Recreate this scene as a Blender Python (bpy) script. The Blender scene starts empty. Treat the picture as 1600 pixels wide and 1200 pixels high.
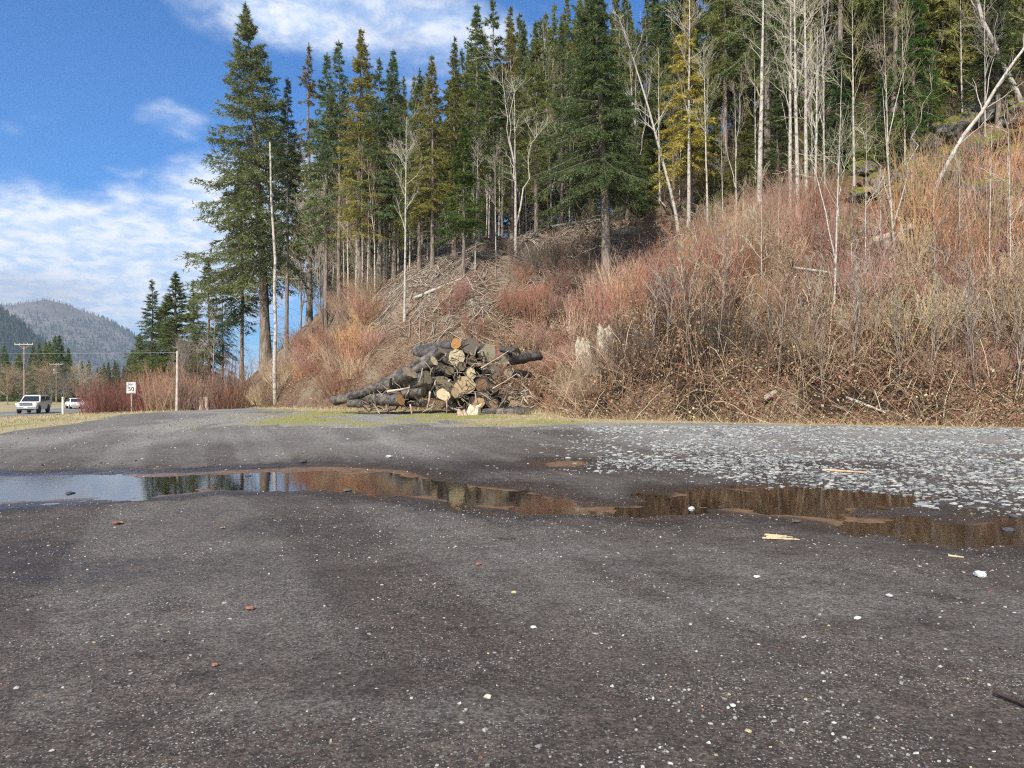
import bpy, bmesh, math, random
import numpy as np
from mathutils import Vector, Matrix

SC = bpy.context.scene
COL = SC.collection
R = math.radians
CAM_H, F, HZ = 1.6, 1200.0, 610.0        # eye height; focal length and horizon row of a 1600 x 1200 frame

# ------------------------------------------------------------------ camera
cam_d = bpy.data.cameras.new('camera'); cam = bpy.data.objects.new('camera', cam_d); COL.objects.link(cam)
cam.location = (0, 0, CAM_H); cam.rotation_euler = (R(90), 0, 0)
cam_d.sensor_width = 36; cam_d.lens = 27.0; cam_d.shift_y = (HZ - 600) / 1600
cam_d.clip_start = .1; cam_d.clip_end = 30000
SC.camera = cam
SC.view_settings.view_transform = 'Standard'; SC.view_settings.look = 'None'
SC.view_settings.gamma = 1; SC.view_settings.exposure = 0.6
SC.cycles.max_bounces = 6; SC.cycles.diffuse_bounces = 3; SC.cycles.glossy_bounces = 3
SC.cycles.transparent_max_bounces = 12; SC.cycles.transmission_bounces = 4; SC.cycles.volume_bounces = 0
SC.cycles.sample_clamp_indirect = 6; SC.cycles.use_denoising = False; SC.cycles.filter_width = 1.15

# ------------------------------------------------------------------ sun and sky
SUN_EL = R(40); SUN_AZ = math.atan2(-0.42, -0.91)    # from the left, a little behind the camera
sdir = Vector((math.sin(SUN_AZ) * math.cos(SUN_EL), math.cos(SUN_AZ) * math.cos(SUN_EL), math.sin(SUN_EL)))
sl = bpy.data.lights.new('sun', 'SUN'); sl.energy = 4.3; sl.angle = R(0.5); sl.color = (1, .93, .83)
so = bpy.data.objects.new('sun', sl); COL.objects.link(so)
so.rotation_euler = (-sdir).to_track_quat('-Z', 'Y').to_euler(); so.location = (-40, -30, 60)

W = bpy.data.worlds.new('World'); SC.world = W; W.use_nodes = True

class NT:
    """small node builder"""
    def __init__(s, tree): s.t = tree
    def n(s, typ, **kw):
        nd = s.t.nodes.new(typ)
        for k, v in kw.items():
            if k.startswith('i_'):
                key = k[2:]
                sock = nd.inputs[int(key)] if key.isdigit() else nd.inputs[key.replace('_', ' ')]
                if isinstance(v, bpy.types.NodeSocket): s.t.links.new(v, sock)
                else: sock.default_value = v
            else: setattr(nd, k, v)
        return nd
    def l(s, a, b): s.t.links.new(a, b)
    def math(s, op, a, b=0.0, c=0.0, clamp=False):
        m = s.n('ShaderNodeMath', operation=op, use_clamp=clamp)
        for k, v in enumerate((a, b, c)):
            if isinstance(v, bpy.types.NodeSocket): s.l(v, m.inputs[k])
            else: m.inputs[k].default_value = v
        return m.outputs[0]
    def vmath(s, op, a, b=(0, 0, 0)):
        m = s.n('ShaderNodeVectorMath', operation=op)
        for k, v in enumerate((a, b)):
            if isinstance(v, bpy.types.NodeSocket): s.l(v, m.inputs[k])
            else: m.inputs[k].default_value = v
        return m
    def mix(s, f, a, b, typ='MIX'):
        m = s.n('ShaderNodeMix', data_type='RGBA', blend_type=typ)
        for k, v in ((0, f), (6, a), (7, b)):
            if isinstance(v, bpy.types.NodeSocket): s.l(v, m.inputs[k])
            else: m.inputs[k].default_value = (tuple(v) + (1,) if k and len(v) == 3 else v)
        return m.outputs[2]
    def ramp(s, f, lo, hi, a=0.0, b=1.0, smooth=True):
        m = s.n('ShaderNodeMapRange', interpolation_type='SMOOTHSTEP' if smooth else 'LINEAR')
        s.l(f, m.inputs[0])
        for k, v in ((1, lo), (2, hi), (3, a), (4, b)): m.inputs[k].default_value = v
        return m.outputs[0]
    def noise(s, vec, scale, detail=4.0, rough=.55, dist=0.0):
        m = s.n('ShaderNodeTexNoise'); s.l(vec, m.inputs['Vector'])
        m.inputs['Scale'].default_value = scale; m.inputs['Detail'].default_value = detail
        m.inputs['Roughness'].default_value = rough; m.inputs['Distortion'].default_value = dist
        return m.outputs[0]

def build_world():
    t = W.node_tree; t.nodes.clear(); g = NT(t)
    sky = g.n('ShaderNodeTexSky', sky_type='NISHITA', sun_disc=False, sun_elevation=SUN_EL, sun_rotation=SUN_AZ,
              altitude=900, air_density=1.0, dust_density=0.3, ozone_density=2.5)
    skyc = g.vmath('MULTIPLY', sky.outputs[0], (.20, .70, 1.16)).outputs[0]
    tc = g.n('ShaderNodeTexCoord'); d = g.vmath('NORMALIZE', tc.outputs['Generated']).outputs[0]
    sep = g.n('ShaderNodeSeparateXYZ'); g.l(d, sep.inputs[0]); z = sep.outputs[2]
    # cloud deck: the direction carried up to a flat layer
    den = g.math('MAXIMUM', g.math('ADD', z, .28), .12)
    flat = g.vmath('DIVIDE', d, (1, 1, 1)); cb = g.n('ShaderNodeCombineXYZ')
    for k in range(3): g.l(den, cb.inputs[k])
    g.l(cb.outputs[0], flat.inputs[1]); fl = flat.outputs[0]
    n1 = g.noise(fl, 5.0, 7, .56, .2); n2 = g.noise(fl, 15.0, 5, .6, .2)
    body = g.math('ADD', g.math('MULTIPLY', n1, .7), g.math('MULTIPLY', n2, .3))
    def blob(px, py, rx, ry, amt):
        c = Vector(((px - 800) / F, 1, (HZ - py) / F)).normalized()
        v = g.vmath('SUBTRACT', d, tuple(c)).outputs[0]
        v = g.vmath('MULTIPLY', v, (F / rx, F / rx, F / ry)).outputs[0]
        return g.math('MULTIPLY', g.ramp(g.vmath('LENGTH', v).outputs['Value'], 1.15, .25), amt)
    cover = None
    for b in ((560, 35, 330, 85, .62), (270, 195, 80, 45, .38), (205, 268, 60, 22, .36), (70, 200, 110, 35, .2), (180, 20, 50, 22, .22),
              (180, 420, 330, 140, .95), (20, 390, 260, 80, .7), (250, 330, 170, 60, .62), (450, 340, 260, 130, .95), (30, 460, 140, 45, .7), (330, 120, 60, 20, .1),
              (760, 120, 260, 160, .35), (1500, 60, 500, 240, .6)):
        bl = blob(*b); cover = bl if cover is None else g.math('MAXIMUM', cover, bl)
    back = g.ramp(sep.outputs[1], .25, -.3, 0, .72); cover = g.math('MAXIMUM', cover, back)  # unseen cloud behind the camera, thickened to offset the blue ambient light
    low = g.ramp(z, .12, -.02, 0, .75); cover = g.math('MAXIMUM', cover, low)
    a = g.ramp(g.math('ADD', body, cover), .72, 1.28, 0, .93)
    # greyer bellies, with a smoke-grey low cloud by the ridge
    grey = blob(35, 455, 120, 32, 1.0)
    cc = g.mix(g.ramp(n2, .35, .65), (.55, .71, .95), (.96, .98, 1.0))
    cc = g.mix(g.math('MULTIPLY', grey, .5), cc, (.40, .43, .50))
    cs = g.vmath('MULTIPLY', cc, (8.0, 8.0, 8.0)).outputs[0]
    out = g.mix(a, skyc, cs)
    bg = g.n('ShaderNodeBackground', i_Color=out, i_Strength=0.1)
    wo = g.n('ShaderNodeOutputWorld'); g.l(bg.outputs[0], wo.inputs[0])
build_world()

# ------------------------------------------------------------------ numpy helpers
def hash2(ix, iy, s):
    h = (ix * 374761393 + iy * 668265263 + s * 982451653) & 0xffffffff
    h = ((h ^ (h >> 13)) * 1274126177) & 0xffffffff
    return ((h ^ (h >> 16)) & 0xffff) / 65535.0
def vnoise(x, y, s=0):
    x = np.asarray(x, float); y = np.asarray(y, float)
    ix = np.floor(x).astype(np.int64); iy = np.floor(y).astype(np.int64)
    fx = x - ix; fy = y - iy; fx = fx * fx * (3 - 2 * fx); fy = fy * fy * (3 - 2 * fy)
    a = hash2(ix, iy, s); b = hash2(ix + 1, iy, s); c = hash2(ix, iy + 1, s); d = hash2(ix + 1, iy + 1, s)
    return (a + (b - a) * fx) * (1 - fy) + (c + (d - c) * fx) * fy
def fbm(x, y, scale=1.0, octv=4, s=0):
    v = 0; amp = .5; f = scale; tot = 0
    for k in range(octv):
        v = v + amp * vnoise(np.asarray(x) * f + 17.3 * k, np.asarray(y) * f - 9.1 * k, s + k); tot += amp; amp *= .5; f *= 2.03
    return v / tot
def sstep(a, b, x):
    t = np.clip((np.asarray(x, float) - a) / (b - a), 0, 1); return t * t * (3 - 2 * t)
def polydist(px, py, poly, closed):
    """distance to a polyline and the sign of the side (or inside)"""
    px = np.asarray(px, float); py = np.asarray(py, float)
    best = np.full(px.shape, 1e9); inside = np.zeros(px.shape, bool); side = np.zeros(px.shape)
    n = len(poly)
    for i in range(n if closed else n - 1):
        ax, ay = poly[i]; bx, by = poly[(i + 1) % n]
        dx, dy = bx - ax, by - ay
        t = np.clip(((px - ax) * dx + (py - ay) * dy) / (dx * dx + dy * dy + 1e-12), 0, 1)
        ex = px - ax - t * dx; ey = py - ay - t * dy; dd = np.hypot(ex, ey)
        if closed:
            cond = ((ay > py) != (by > py))
            with np.errstate(divide='ignore', invalid='ignore'):
                xi = ax + (py - ay) * dx / (by - ay if by != ay else 1e-12)
            inside ^= cond & (px < xi)
        else:
            cr = dx * ey - dy * ex
            side = np.where(dd < best - 1e-9, np.sign(cr), side)
        best = np.minimum(best, dd)
    return (np.where(inside, -best, best) if closed else best * np.where(side == 0, 1, side))

# ------------------------------------------------------------------ terrain
def onplane(px, py): Y = CAM_H * F / (py - HZ); return ((px - 800) / F * Y, Y)
PUD = [[onplane(*p) for p in q] for q in (
    [(-160, 747), (0, 744), (120, 743), (230, 741), (330, 738), (395, 735), (440, 732), (490, 731), (560, 733), (640, 736), (655, 741),
     (690, 752), (760, 760), (830, 768), (890, 783), (915, 792), (1000, 790), (1040, 781), (1046, 768), (1110, 765), (1230, 759), (1330, 767), (1428, 776),
     (1430, 787), (1350, 797), (1330, 806), (1420, 812), (1500, 819), (1560, 812), (1640, 806), (1760, 812), (1760, 858), (1600, 851), (1500, 849),
     (1400, 840), (1310, 826), (1250, 812), (1180, 806), (1110, 798), (1060, 806), (950, 804), (850, 804), (760, 796), (690, 785), (620, 776), (560, 769),
     (480, 765), (400, 767), (330, 770), (250, 778), (130, 783), (0, 789), (-160, 796)],
    [(845, 727), (870, 723), (915, 724), (922, 730), (880, 733), (850, 732)])]
TOE = [(90, 9), (30, 21.0), (17, 24.6), (8.5, 26.6), (2.5, 29), (1.8, 33), (0.5, 38.5), (-5, 40), (-9, 42), (-14.6, 50), (-20, 60), (-33, 88), (-50, 125), (-90, 260), (-150, 600)]
ROADC = [(-25, -30), (-35, 24), (-48.5, 72), (-53, 88), (-58, 108), (-62, 135), (-63, 170), (-60, 220), (-52, 300)]
def pud_sd(x, y):
    sd = np.full(np.shape(x), 50.0)
    m = (np.abs(x) < 14) & (y > 6) & (y < 19)
    if np.any(m):
        xs, ys = np.asarray(x)[m], np.asarray(y)[m]
        sd[m] = np.min([polydist(xs, ys, p, True) for p in PUD], axis=0)
    return sd
def toe_s(x, y): return -polydist(x, y, TOE, False)
def H(x, y, fine=True):
    x = np.atleast_1d(np.asarray(x, float)); y = np.atleast_1d(np.asarray(y, float))
    base = np.interp(y, [0, 14, 17, 24, 29, 34, 45, 60, 80, 110, 160, 400], [0, 0, .06, .36, .5, .6, .55, .42, .2, -.1, -.5, -1.2])
    base = base - .008 * np.clip(-x - 1, 0, 30) * sstep(14, 22, y)
    base = base - .032 * np.clip(-x - 17.5, 0, 14) * sstep(20, 30, y)
    sd = pud_sd(x, y)
    lotn = (fbm(x, y, .35, 3, 5) - .5) * .05 * sstep(.2, 2.5, sd)
    near = np.clip((sd + (fbm(x, y, 1.6, 4, 23) - .5) * 1.9 * np.exp(-(sd / .9) ** 2)) * .03, -.03, .045)
    z = base + near + lotn
    if fine: z = z + (fbm(x, y, 3.2, 4, 21) - .5) * .034 * np.where(sd < 3, 1, .7)
    u = np.abs(polydist(x, y, ROADC, False))
    k = sstep(11, 5.2, u); z = z * (1 - k) + np.minimum(z, np.interp(y, [0, 60, 110, 300], [-.35, -.83, -.85, -1.0])) * k
    left = sstep(-2, 14, polydist(x, y, ROADC, False)); z = np.where(left > 0, z - left * .3, z)
    # grassy rim of the lot
    rim = np.exp(-((u - 15) / 4.0) ** 2) * sstep(20, 30, y) * sstep(75, 60, y) * .0; z = z + rim * (x < -12)
    s = toe_s(x, y)
    sp = np.clip(s, 0, None)
    ws = s + (fbm(x, y, .12, 3, 3) - .5) * 2.0
    ramp = np.interp(x, [-25, -10, -5, 3, 10], [1.3, 1.3, 1.05, .78, .66]) * np.clip(ws, 0, None)
    cap = np.interp(x, [-90, -35, -25, -17, -14, -8.5, -4, 4, 10, 16, 24, 35, 60], [.8, 3.5, 8.0, 11.5, 12.3, 13.0, 13.2, 13.4, 15.5, 21, 28, 34, 40])
    cap = cap + .14 * np.clip(s - cap / .8, 0, 60)
    kk = 1.6; hill = -np.log(np.exp(-np.clip(ramp, 0, 200) / kk) + np.exp(-cap / kk)) * kk + kk * np.log(1 + np.exp(-cap / kk))
    hill = np.clip(hill, 0, None) * sstep(0, 1.2, sp)
    hill = hill + ((fbm(x, y, .45, 4, 9) - .5) * 1.1 + (fbm(x, y, 1.7, 3, 31) - .5) * .35) * sstep(.5, 4, sp) * sstep(300, 100, y)
    return z + hill
def Hs(x, y): return float(H(x, y, False)[0])
def ground_at(px, py, ymin=3.0):
    """where the line of sight through a photo pixel meets the terrain"""
    Y = np.concatenate([np.arange(ymin, 120, .1), np.arange(120, 800, 2.0)])
    X = (px - 800) / F * Y; Z = CAM_H + (HZ - py) / F * Y
    G = H(X, Y, False); hit = np.nonzero((G >= Z) & (Y > (26 if py < HZ else 0)))[0]
    i = hit[0] if len(hit) else int(np.argmin(np.where((Y > 40) & (Y < 110), (Z - G) / Y, 9)))
    return float(X[i]), float(Y[i]), Hs(X[i], Y[i])

# ------------------------------------------------------------------ mesh helpers
class MB:
    """collects vertices, faces, per-vertex colours and material slots of one mesh"""
    def __init__(s): s.v = []; s.f = []; s.c = []; s.m = []; s.n = 0
    def add(s, v, faces, col=None, mi=0):
        v = np.asarray(v, np.float32).reshape(-1, 3); faces = np.asarray(faces, np.int64)
        if not len(v) or not len(faces): return
        s.v.append(v); s.f.append(faces + s.n); s.m.append(np.full(len(faces), mi, np.int32))
        if col is None: col = (1, 1, 1)
        col = np.asarray(col, np.float32)
        if col.ndim == 1: col = np.tile(col[:3], (len(v), 1))
        s.c.append(col[:, :3]); s.n += len(v)
    def mesh(s, name, mats, smooth=False):
        me = bpy.data.meshes.new(name)
        v = np.concatenate(s.v); c = np.concatenate(s.c)
        me.vertices.add(len(v)); me.vertices.foreach_set('co', v.ravel())
        nl = sum(f.size for f in s.f); npoly = sum(len(f) for f in s.f)
        me.loops.add(nl); me.polygons.add(npoly)
        li = np.concatenate([f.ravel() for f in s.f]); cnt = np.concatenate([np.full(len(f), f.shape[1]) for f in s.f])
        st = np.concatenate([[0], np.cumsum(cnt)[:-1]])
        me.loops.foreach_set('vertex_index', li.astype(np.int32)); me.polygons.foreach_set('loop_start', st.astype(np.int32))
        me.polygons.foreach_set('material_index', np.concatenate(s.m))
        me.polygons.foreach_set('use_smooth', np.full(npoly, smooth))
        me.update(calc_edges=True); me.validate()
        at = me.attributes.new('Col', 'FLOAT_COLOR', 'POINT')
        at.data.foreach_set('color', np.concatenate([c, np.ones((len(c), 1), np.float32)], 1).astype(np.float32).ravel())
        for m in (mats if isinstance(mats, (list, tuple)) else [mats]): me.materials.append(m)
        return me
    def obj(s, name, mats, parent=None, loc=(0, 0, 0), smooth=False):
        return link(name, s.mesh(name, mats, smooth), parent, loc)
def link(name, data, parent=None, loc=(0, 0, 0)):
    o = bpy.data.objects.new(name, data); COL.objects.link(o); o.location = loc
    if parent: o.parent = parent
    return o
def thing(name, label, cat, loc=(0, 0, 0), rz=0, group=None):
    o = link(name, None, None, loc); o.rotation_euler = (0, 0, rz); o.empty_display_size = .2
    return tag(o, label, cat, group)
def tag(o, label, cat, group=None):
    o['label'] = label; o['category'] = cat
    if group: o['group'] = group
    return o
def kind(o, k, label=None, cat=None):
    o['kind'] = k
    if label: o['label'] = label
    if cat: o['category'] = cat
    return o
def norm(a): return a / (np.linalg.norm(a, axis=-1, keepdims=True) + 1e-9)
def tubes(P, Rd, k=4, col=None):
    """many tapering tubes at once: P (M,N,3), Rd (M,N)"""
    P = np.asarray(P, float); Rd = np.asarray(Rd, float)
    if P.ndim == 2: P = P[None]; Rd = Rd[None]
    M, N, _ = P.shape
    T = norm(np.gradient(P, axis=1)); mean = norm(T.mean(1)); ref = np.where(np.abs(mean[:, 2:3]) > .8, np.array([[1., .2, 0]]), np.array([[0, .1, 1.]]))
    U = norm(np.cross(T, ref[:, None, :])); V = np.cross(T, U)
    a = np.arange(k) * 2 * np.pi / k
    vv = P[:, :, None] + Rd[:, :, None, None] * (np.cos(a)[:, None] * U[:, :, None] + np.sin(a)[:, None] * V[:, :, None])
    idx = np.arange(M * N * k).reshape(M, N, k)
    q = np.stack([idx[:, :-1], np.roll(idx[:, :-1], -1, 2), np.roll(idx[:, 1:], -1, 2), idx[:, 1:]], -1).reshape(-1, 4)
    c = None
    if col is not None:
        c = np.asarray(col, float)
        c = np.repeat(c, N * k, 0) if c.ndim == 2 else c
    return vv.reshape(-1, 3), q, c
def leaflets(rng, pos, d, ln, wd, col=None, quad=False):
    """small pointed leaves"""
    M = len(pos); d = norm(d); p = norm(np.cross(d, rng.normal(size=(M, 3))))
    ln = np.broadcast_to(ln, (M,))[:, None]; wd = np.broadcast_to(wd, (M,))[:, None]
    if quad:
        n = np.cross(d, p); m = pos + d * ln * .45 + n * ln * .08
        v = np.stack([pos, m + p * wd * .5, pos + d * ln, m - p * wd * .5], 1)
        f = np.arange(M * 4).reshape(M, 4); r = 4
    else:
        v = np.stack([pos - p * wd * .5, pos + p * wd * .5, pos + d * ln], 1); f = np.arange(M * 3).reshape(M, 3); r = 3
    return v.reshape(-1, 3), f, (None if col is None else np.repeat(col, r, 0))
def grow(rng, P, Rd, per, umin, umax, length, ang, up, rf, N=5, jit=.3, taper=.25):
    """side shoots on every parent path"""
    M, K, _ = P.shape
    u = umin + (umax - umin) * rng.random((M, per)); x = u * (K - 1); i = np.minimum(x.astype(int), K - 2); f = (x - i)[..., None]
    m = np.arange(M)[:, None]
    a = P[m, i]; b = P[m, i + 1]; pos = a + (b - a) * f; T = norm(b - a)
    rad = (Rd[m, i] + (Rd[m, i + 1] - Rd[m, i]) * f[..., 0]) * rf
    pr = norm(np.cross(T, rng.normal(size=T.shape)))
    an = ang * (1 + jit * rng.normal(size=u.shape))[..., None]
    d = norm(np.cos(an) * T + np.sin(an) * pr)
    L = (length(u) if callable(length) else length) * (.6 + .8 * rng.random(u.shape))
    t = np.linspace(0, 1, N)
    s = (L[..., None] * t)[..., None]
    Q = pos[..., None, :] + d[..., None, :] * s + np.array([0, 0, 1.]) * (up * L[..., None, None] * (t[:, None] ** 2))
    Q = Q + rng.normal(size=Q.shape) * (.035 * L[..., None, None]) * t[:, None]
    rr = rad[..., None] * (1 - (1 - taper) * t)
    return Q.reshape(-1, N, 3), rr.reshape(-1, N)
def ico(rng, n, sub=False):
    g = (1 + 5 ** .5) / 2
    v = norm(np.array([(-1, g, 0), (1, g, 0), (-1, -g, 0), (1, -g, 0), (0, -1, g), (0, 1, g), (0, -1, -g), (0, 1, -g), (g, 0, -1), (g, 0, 1), (-g, 0, -1), (-g, 0, 1)], float))
    f = np.array([(0, 11, 5), (0, 5, 1), (0, 1, 7), (0, 7, 10), (0, 10, 11), (1, 5, 9), (5, 11, 4), (11, 10, 2), (10, 7, 6), (7, 1, 8), (3, 9, 4), (3, 4, 2), (3, 2, 6), (3, 6, 8), (3, 8, 9), (4, 9, 5), (2, 4, 11), (6, 2, 10), (8, 6, 7), (9, 8, 1)])
    return v, f
def stones(rng, x, y, z, size, flat, col, sub=False, stretch=.6):
    """angular stones, each a jittered solid"""
    n = len(x)
    v, f = ico(rng, n)
    jit = 1 + (rng.random((n, 12)) - .5) * .7
    V = v[None] * jit[..., None]
    sx = size * (1 + (rng.random(n) - .5) * stretch); sy = size * (1 + (rng.random(n) - .5) * stretch) * .75; sz = size * flat * (.7 + .6 * rng.random(n))
    V = V * np.stack([sx, sy, sz], -1)[:, None]
    a = rng.random(n) * 6.283; tx = (rng.random(n) - .5) * .5
    ca, sa = np.cos(a)[:, None], np.sin(a)[:, None]; ct, st = np.cos(tx)[:, None], np.sin(tx)[:, None]
    Y1 = V[..., 1] * ct - V[..., 2] * st; Z1 = V[..., 1] * st + V[..., 2] * ct; X1 = V[..., 0]
    V = np.stack([X1 * ca - Y1 * sa + x[:, None], X1 * sa + Y1 * ca + y[:, None], Z1 + z[:, None]], -1)
    F_ = (f[None] + (np.arange(n) * 12)[:, None, None]).reshape(-1, 3)
    return V.reshape(-1, 3), F_, np.repeat(col, 12, 0)

# ------------------------------------------------------------------ materials
def mat_new(name):
    m = bpy.data.materials.new(name); m.use_nodes = True; m.node_tree.nodes.clear(); return m, NT(m.node_tree)
def finish(g, col, rough=.8, spec=.3, bump=None, bstr=.3, metal=0.0, bdist=.05, trans=0.0):
    b = g.n('ShaderNodeBsdfPrincipled'); o = g.n('ShaderNodeOutputMaterial')
    for k, v in (('Base Color', col), ('Roughness', rough), ('Specular IOR Level', spec), ('Metallic', metal)):
        if isinstance(v, bpy.types.NodeSocket): g.l(v, b.inputs[k])
        else: b.inputs[k].default_value = tuple(v) + (1,) if isinstance(v, (tuple, list)) and len(v) == 3 else v
    if bump is not None:
        bp = g.n('ShaderNodeBump', i_Strength=bstr, i_Distance=bdist); g.l(bump, bp.inputs['Height']); g.l(bp.outputs[0], b.inputs['Normal'])
    sh = b.outputs[0]
    if trans > 0:
        tr = g.n('ShaderNodeBsdfTranslucent')
        if isinstance(col, bpy.types.NodeSocket): g.l(col, tr.inputs[0])
        else: tr.inputs[0].default_value = tuple(col) + (1,)
        mx = g.n('ShaderNodeMixShader', i_0=trans); g.l(sh, mx.inputs[1]); g.l(tr.outputs[0], mx.inputs[2]); sh = mx.outputs[0]
    g.l(sh, o.inputs[0]); return b
def attr(g, name='Col'): return g.n('ShaderNodeAttribute', attribute_name=name)
def simple(name, col, rough=.6, spec=.4, var=.25, scale=3.0, metal=0.0, bump=0.0):
    m, g = mat_new(name); tc = g.n('ShaderNodeTexCoord').outputs['Object']
    n = g.noise(tc, scale, 5, .6)
    c = g.mix(g.ramp(n, .3, .7), tuple(x * (1 - var) for x in col), tuple(min(1, x * (1 + var)) for x in col))
    finish(g, c, rough, spec, n if bump else None, bump, metal); return m
def leafmat(name, trans=.3, rough=.6, objcol=True, attrcol=True):
    m, g = mat_new(name); c = None
    if objcol: c = g.n('ShaderNodeObjectInfo').outputs['Color']
    if attrcol:
        a = attr(g).outputs['Color']; c = a if c is None else g.mix(1.0, c, a, 'MULTIPLY')
    finish(g, c, rough, .25, trans=trans); return m
def barkmat(name, a, b, scale=(9, 9, 1.6), moss=None, patch=None):
    m, g = mat_new(name); tc = g.n('ShaderNodeTexCoord').outputs['Object']
    v = g.vmath('MULTIPLY', tc, scale).outputs[0]
    n = g.noise(v, 1.0, 5, .65, .6)
    c = g.mix(g.ramp(n, .32, .68), a, b)
    if patch is not None: c = g.mix(g.ramp(g.noise(g.vmath('MULTIPLY', tc, (2.4, 2.4, 2.6)).outputs[0], 1.0, 5, .75), .51, .62, 0, .9), c, patch)
    if moss is not None: c = g.mix(g.ramp(g.noise(tc, .8, 4, .6), .5, .7), c, moss)
    finish(g, c, .9, .15, n, .6, bdist=.06); return m

M = {}
M['needle'] = leafmat('conifer_needles', .34)
M['bark'] = barkmat('fir_bark', (.10, .080, .066), (.30, .25, .21))
M['bark_pale'] = barkmat('hemlock_bark', (.12, .10, .085), (.36, .31, .26))
M['bark_alder'] = barkmat('alder_bark', (.34, .31, .27), (.54, .50, .44), (6, 6, 5), patch=(.13, .115, .095))
M['twig'] = leafmat('bare_twigs', 0, .8)
M['stem'] = leafmat('shrub_stems', 0, .6)
M['litter'] = leafmat('leaf_litter', .25, .8, objcol=False)
M['grass'] = leafmat('dry_grass', .3, .7, objcol=False)
M['stone'] = None

def ground_material():
    m, g = mat_new('gravel_ground'); geo = g.n('ShaderNodeNewGeometry').outputs['Position']
    a = attr(g, 'Col'); sp = g.n('ShaderNodeSeparateColor'); g.l(a.outputs['Color'], sp.inputs[0])
    wet, grass, dust = sp.outputs[0], sp.outputs[1], sp.outputs[2]
    n1 = g.noise(geo, .55, 5, .6); n2 = g.noise(geo, 5, 5, .65); n3 = g.noise(geo, 45, 4, .7)
    n4 = g.noise(geo, 14, 4, .7); c = g.mix(g.ramp(n1, .35, .65), (.068, .054, .045), (.092, .075, .064))
    c = g.mix(g.ramp(n2, .35, .7), c, (.052, .041, .035)); 
    c = g.mix(g.math('MULTIPLY', dust, .9), c, (.24, .23, .21))
    c = g.mix(1, c, g.mix(g.ramp(n4, .3, .7), (.72, .71, .7), (1.28, 1.27, 1.27)), 'MULTIPLY'); gr = g.mix(g.ramp(n3, .36, .66), (.5, .5, .5), (1.62, 1.6, 1.58)); c = g.mix(1, c, gr, 'MULTIPLY')
    # fine chips of paler and rusty stone
    for sc, lo, colr, seed in ((58, .12, (.34, .33, .30), 0), (95, .2, (.26, .26, .25), 3), (52, .035, (.22, .10, .07), 7), (70, .07, (.34, .30, .2), 11)):
        vo = g.n('ShaderNodeTexVoronoi', feature='F1', i_Scale=float(sc)); g.l(g.vmath('ADD', geo, (seed, seed * 2, 0)).outputs[0], vo.inputs['Vector'])
        rnd = g.n('ShaderNodeSeparateColor'); g.l(vo.outputs['Color'], rnd.inputs[0])
        k = g.math('MULTIPLY', g.ramp(vo.outputs['Distance'], .42, .3), g.ramp(rnd.outputs[0], 1 - lo, 1 - lo + .02))
        k = g.math('MULTIPLY', k, g.ramp(g.noise(geo, 1.1, 3, .6), .34, .62, .15, .9))
        c = g.mix(k, c, colr)
    wetc = g.mix(1, c, (.52, .5, .5), 'MULTIPLY'); c = g.mix(g.ramp(wet, 0, .9), c, wetc); c = g.mix(g.ramp(wet, 1.0, 1.8), c, g.mix(g.ramp(n2, .35, .65), (.13, .075, .042), (.20, .125, .075)))
    gc = g.mix(g.ramp(n2, .4, .6), (.36, .29, .16), (.46, .37, .21)); gc = g.mix(g.ramp(g.noise(geo, .35, 3, .6), .54, .66), gc, (.22, .25, .06)); gc = g.mix(g.ramp(n3, .35, .6), g.mix(.5, gc, (.12, .10, .05)), gc)
    c = g.mix(g.ramp(g.math('ADD', grass, g.math('MULTIPLY', g.math('SUBTRACT', n2, .5), .9)), .35, .6), c, gc)
    c = g.mix(g.ramp(dust, 1.05, 1.8), c, g.mix(g.ramp(n3, .35, .6), (.15, .14, .05), (.30, .285, .09)))
    rough = g.ramp(g.math('ADD', wet, g.math('MULTIPLY', g.math('SUBTRACT', n2, .5), .8)), .25, .95, .92, .24)
    h = g.math('ADD', g.math('MULTIPLY', n3, 1.0), g.math('MULTIPLY', n2, 1.2))
    finish(g, c, rough, .35, h, .8, bdist=.018); return m
def hill_material():
    m, g = mat_new('hillside_soil'); geo = g.n('ShaderNodeNewGeometry').outputs['Position']
    a = attr(g, 'Col'); sp = g.n('ShaderNodeSeparateColor'); g.l(a.outputs['Color'], sp.inputs[0])
    n1 = g.noise(geo, .4, 5, .6); n2 = g.noise(geo, 3, 5, .65); n3 = g.noise(geo, 16, 4, .7)
    c = g.mix(g.ramp(n2, .35, .65), (.18, .11, .07), (.38, .25, .165))
    c = g.mix(g.ramp(n3, .4, .65), (.10, .065, .045), c)
    c = g.mix(g.ramp(n1, .5, .7), c, (.25, .20, .14))
    pale = g.mix(g.ramp(n3, .4, .6), (.16, .13, .10), (.42, .36, .28)); c = g.mix(g.math('MULTIPLY', sp.outputs[2], g.ramp(n2, .35, .6)), c, pale)
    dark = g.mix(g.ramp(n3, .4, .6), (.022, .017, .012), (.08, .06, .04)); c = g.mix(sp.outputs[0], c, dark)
    c = g.mix(g.math('MULTIPLY', sp.outputs[1], g.ramp(n2, .4, .6)), c, (.14, .13, .03))
    finish(g, c, .95, .1, g.math('ADD', n3, n2), .9, bdist=.12); return m
def stone_material():
    m, g = mat_new('loose_stone'); geo = g.n('ShaderNodeNewGeometry').outputs['Position']
    c = attr(g).outputs['Color']; n = g.noise(geo, 40, 4, .6)
    c = g.mix(1, c, g.mix(g.ramp(n, .3, .7), (.72, .72, .72), (1.15, 1.15, 1.15)), 'MULTIPLY')
    finish(g, c, .75, .35, n, .3, bdist=.01); return m
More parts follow.
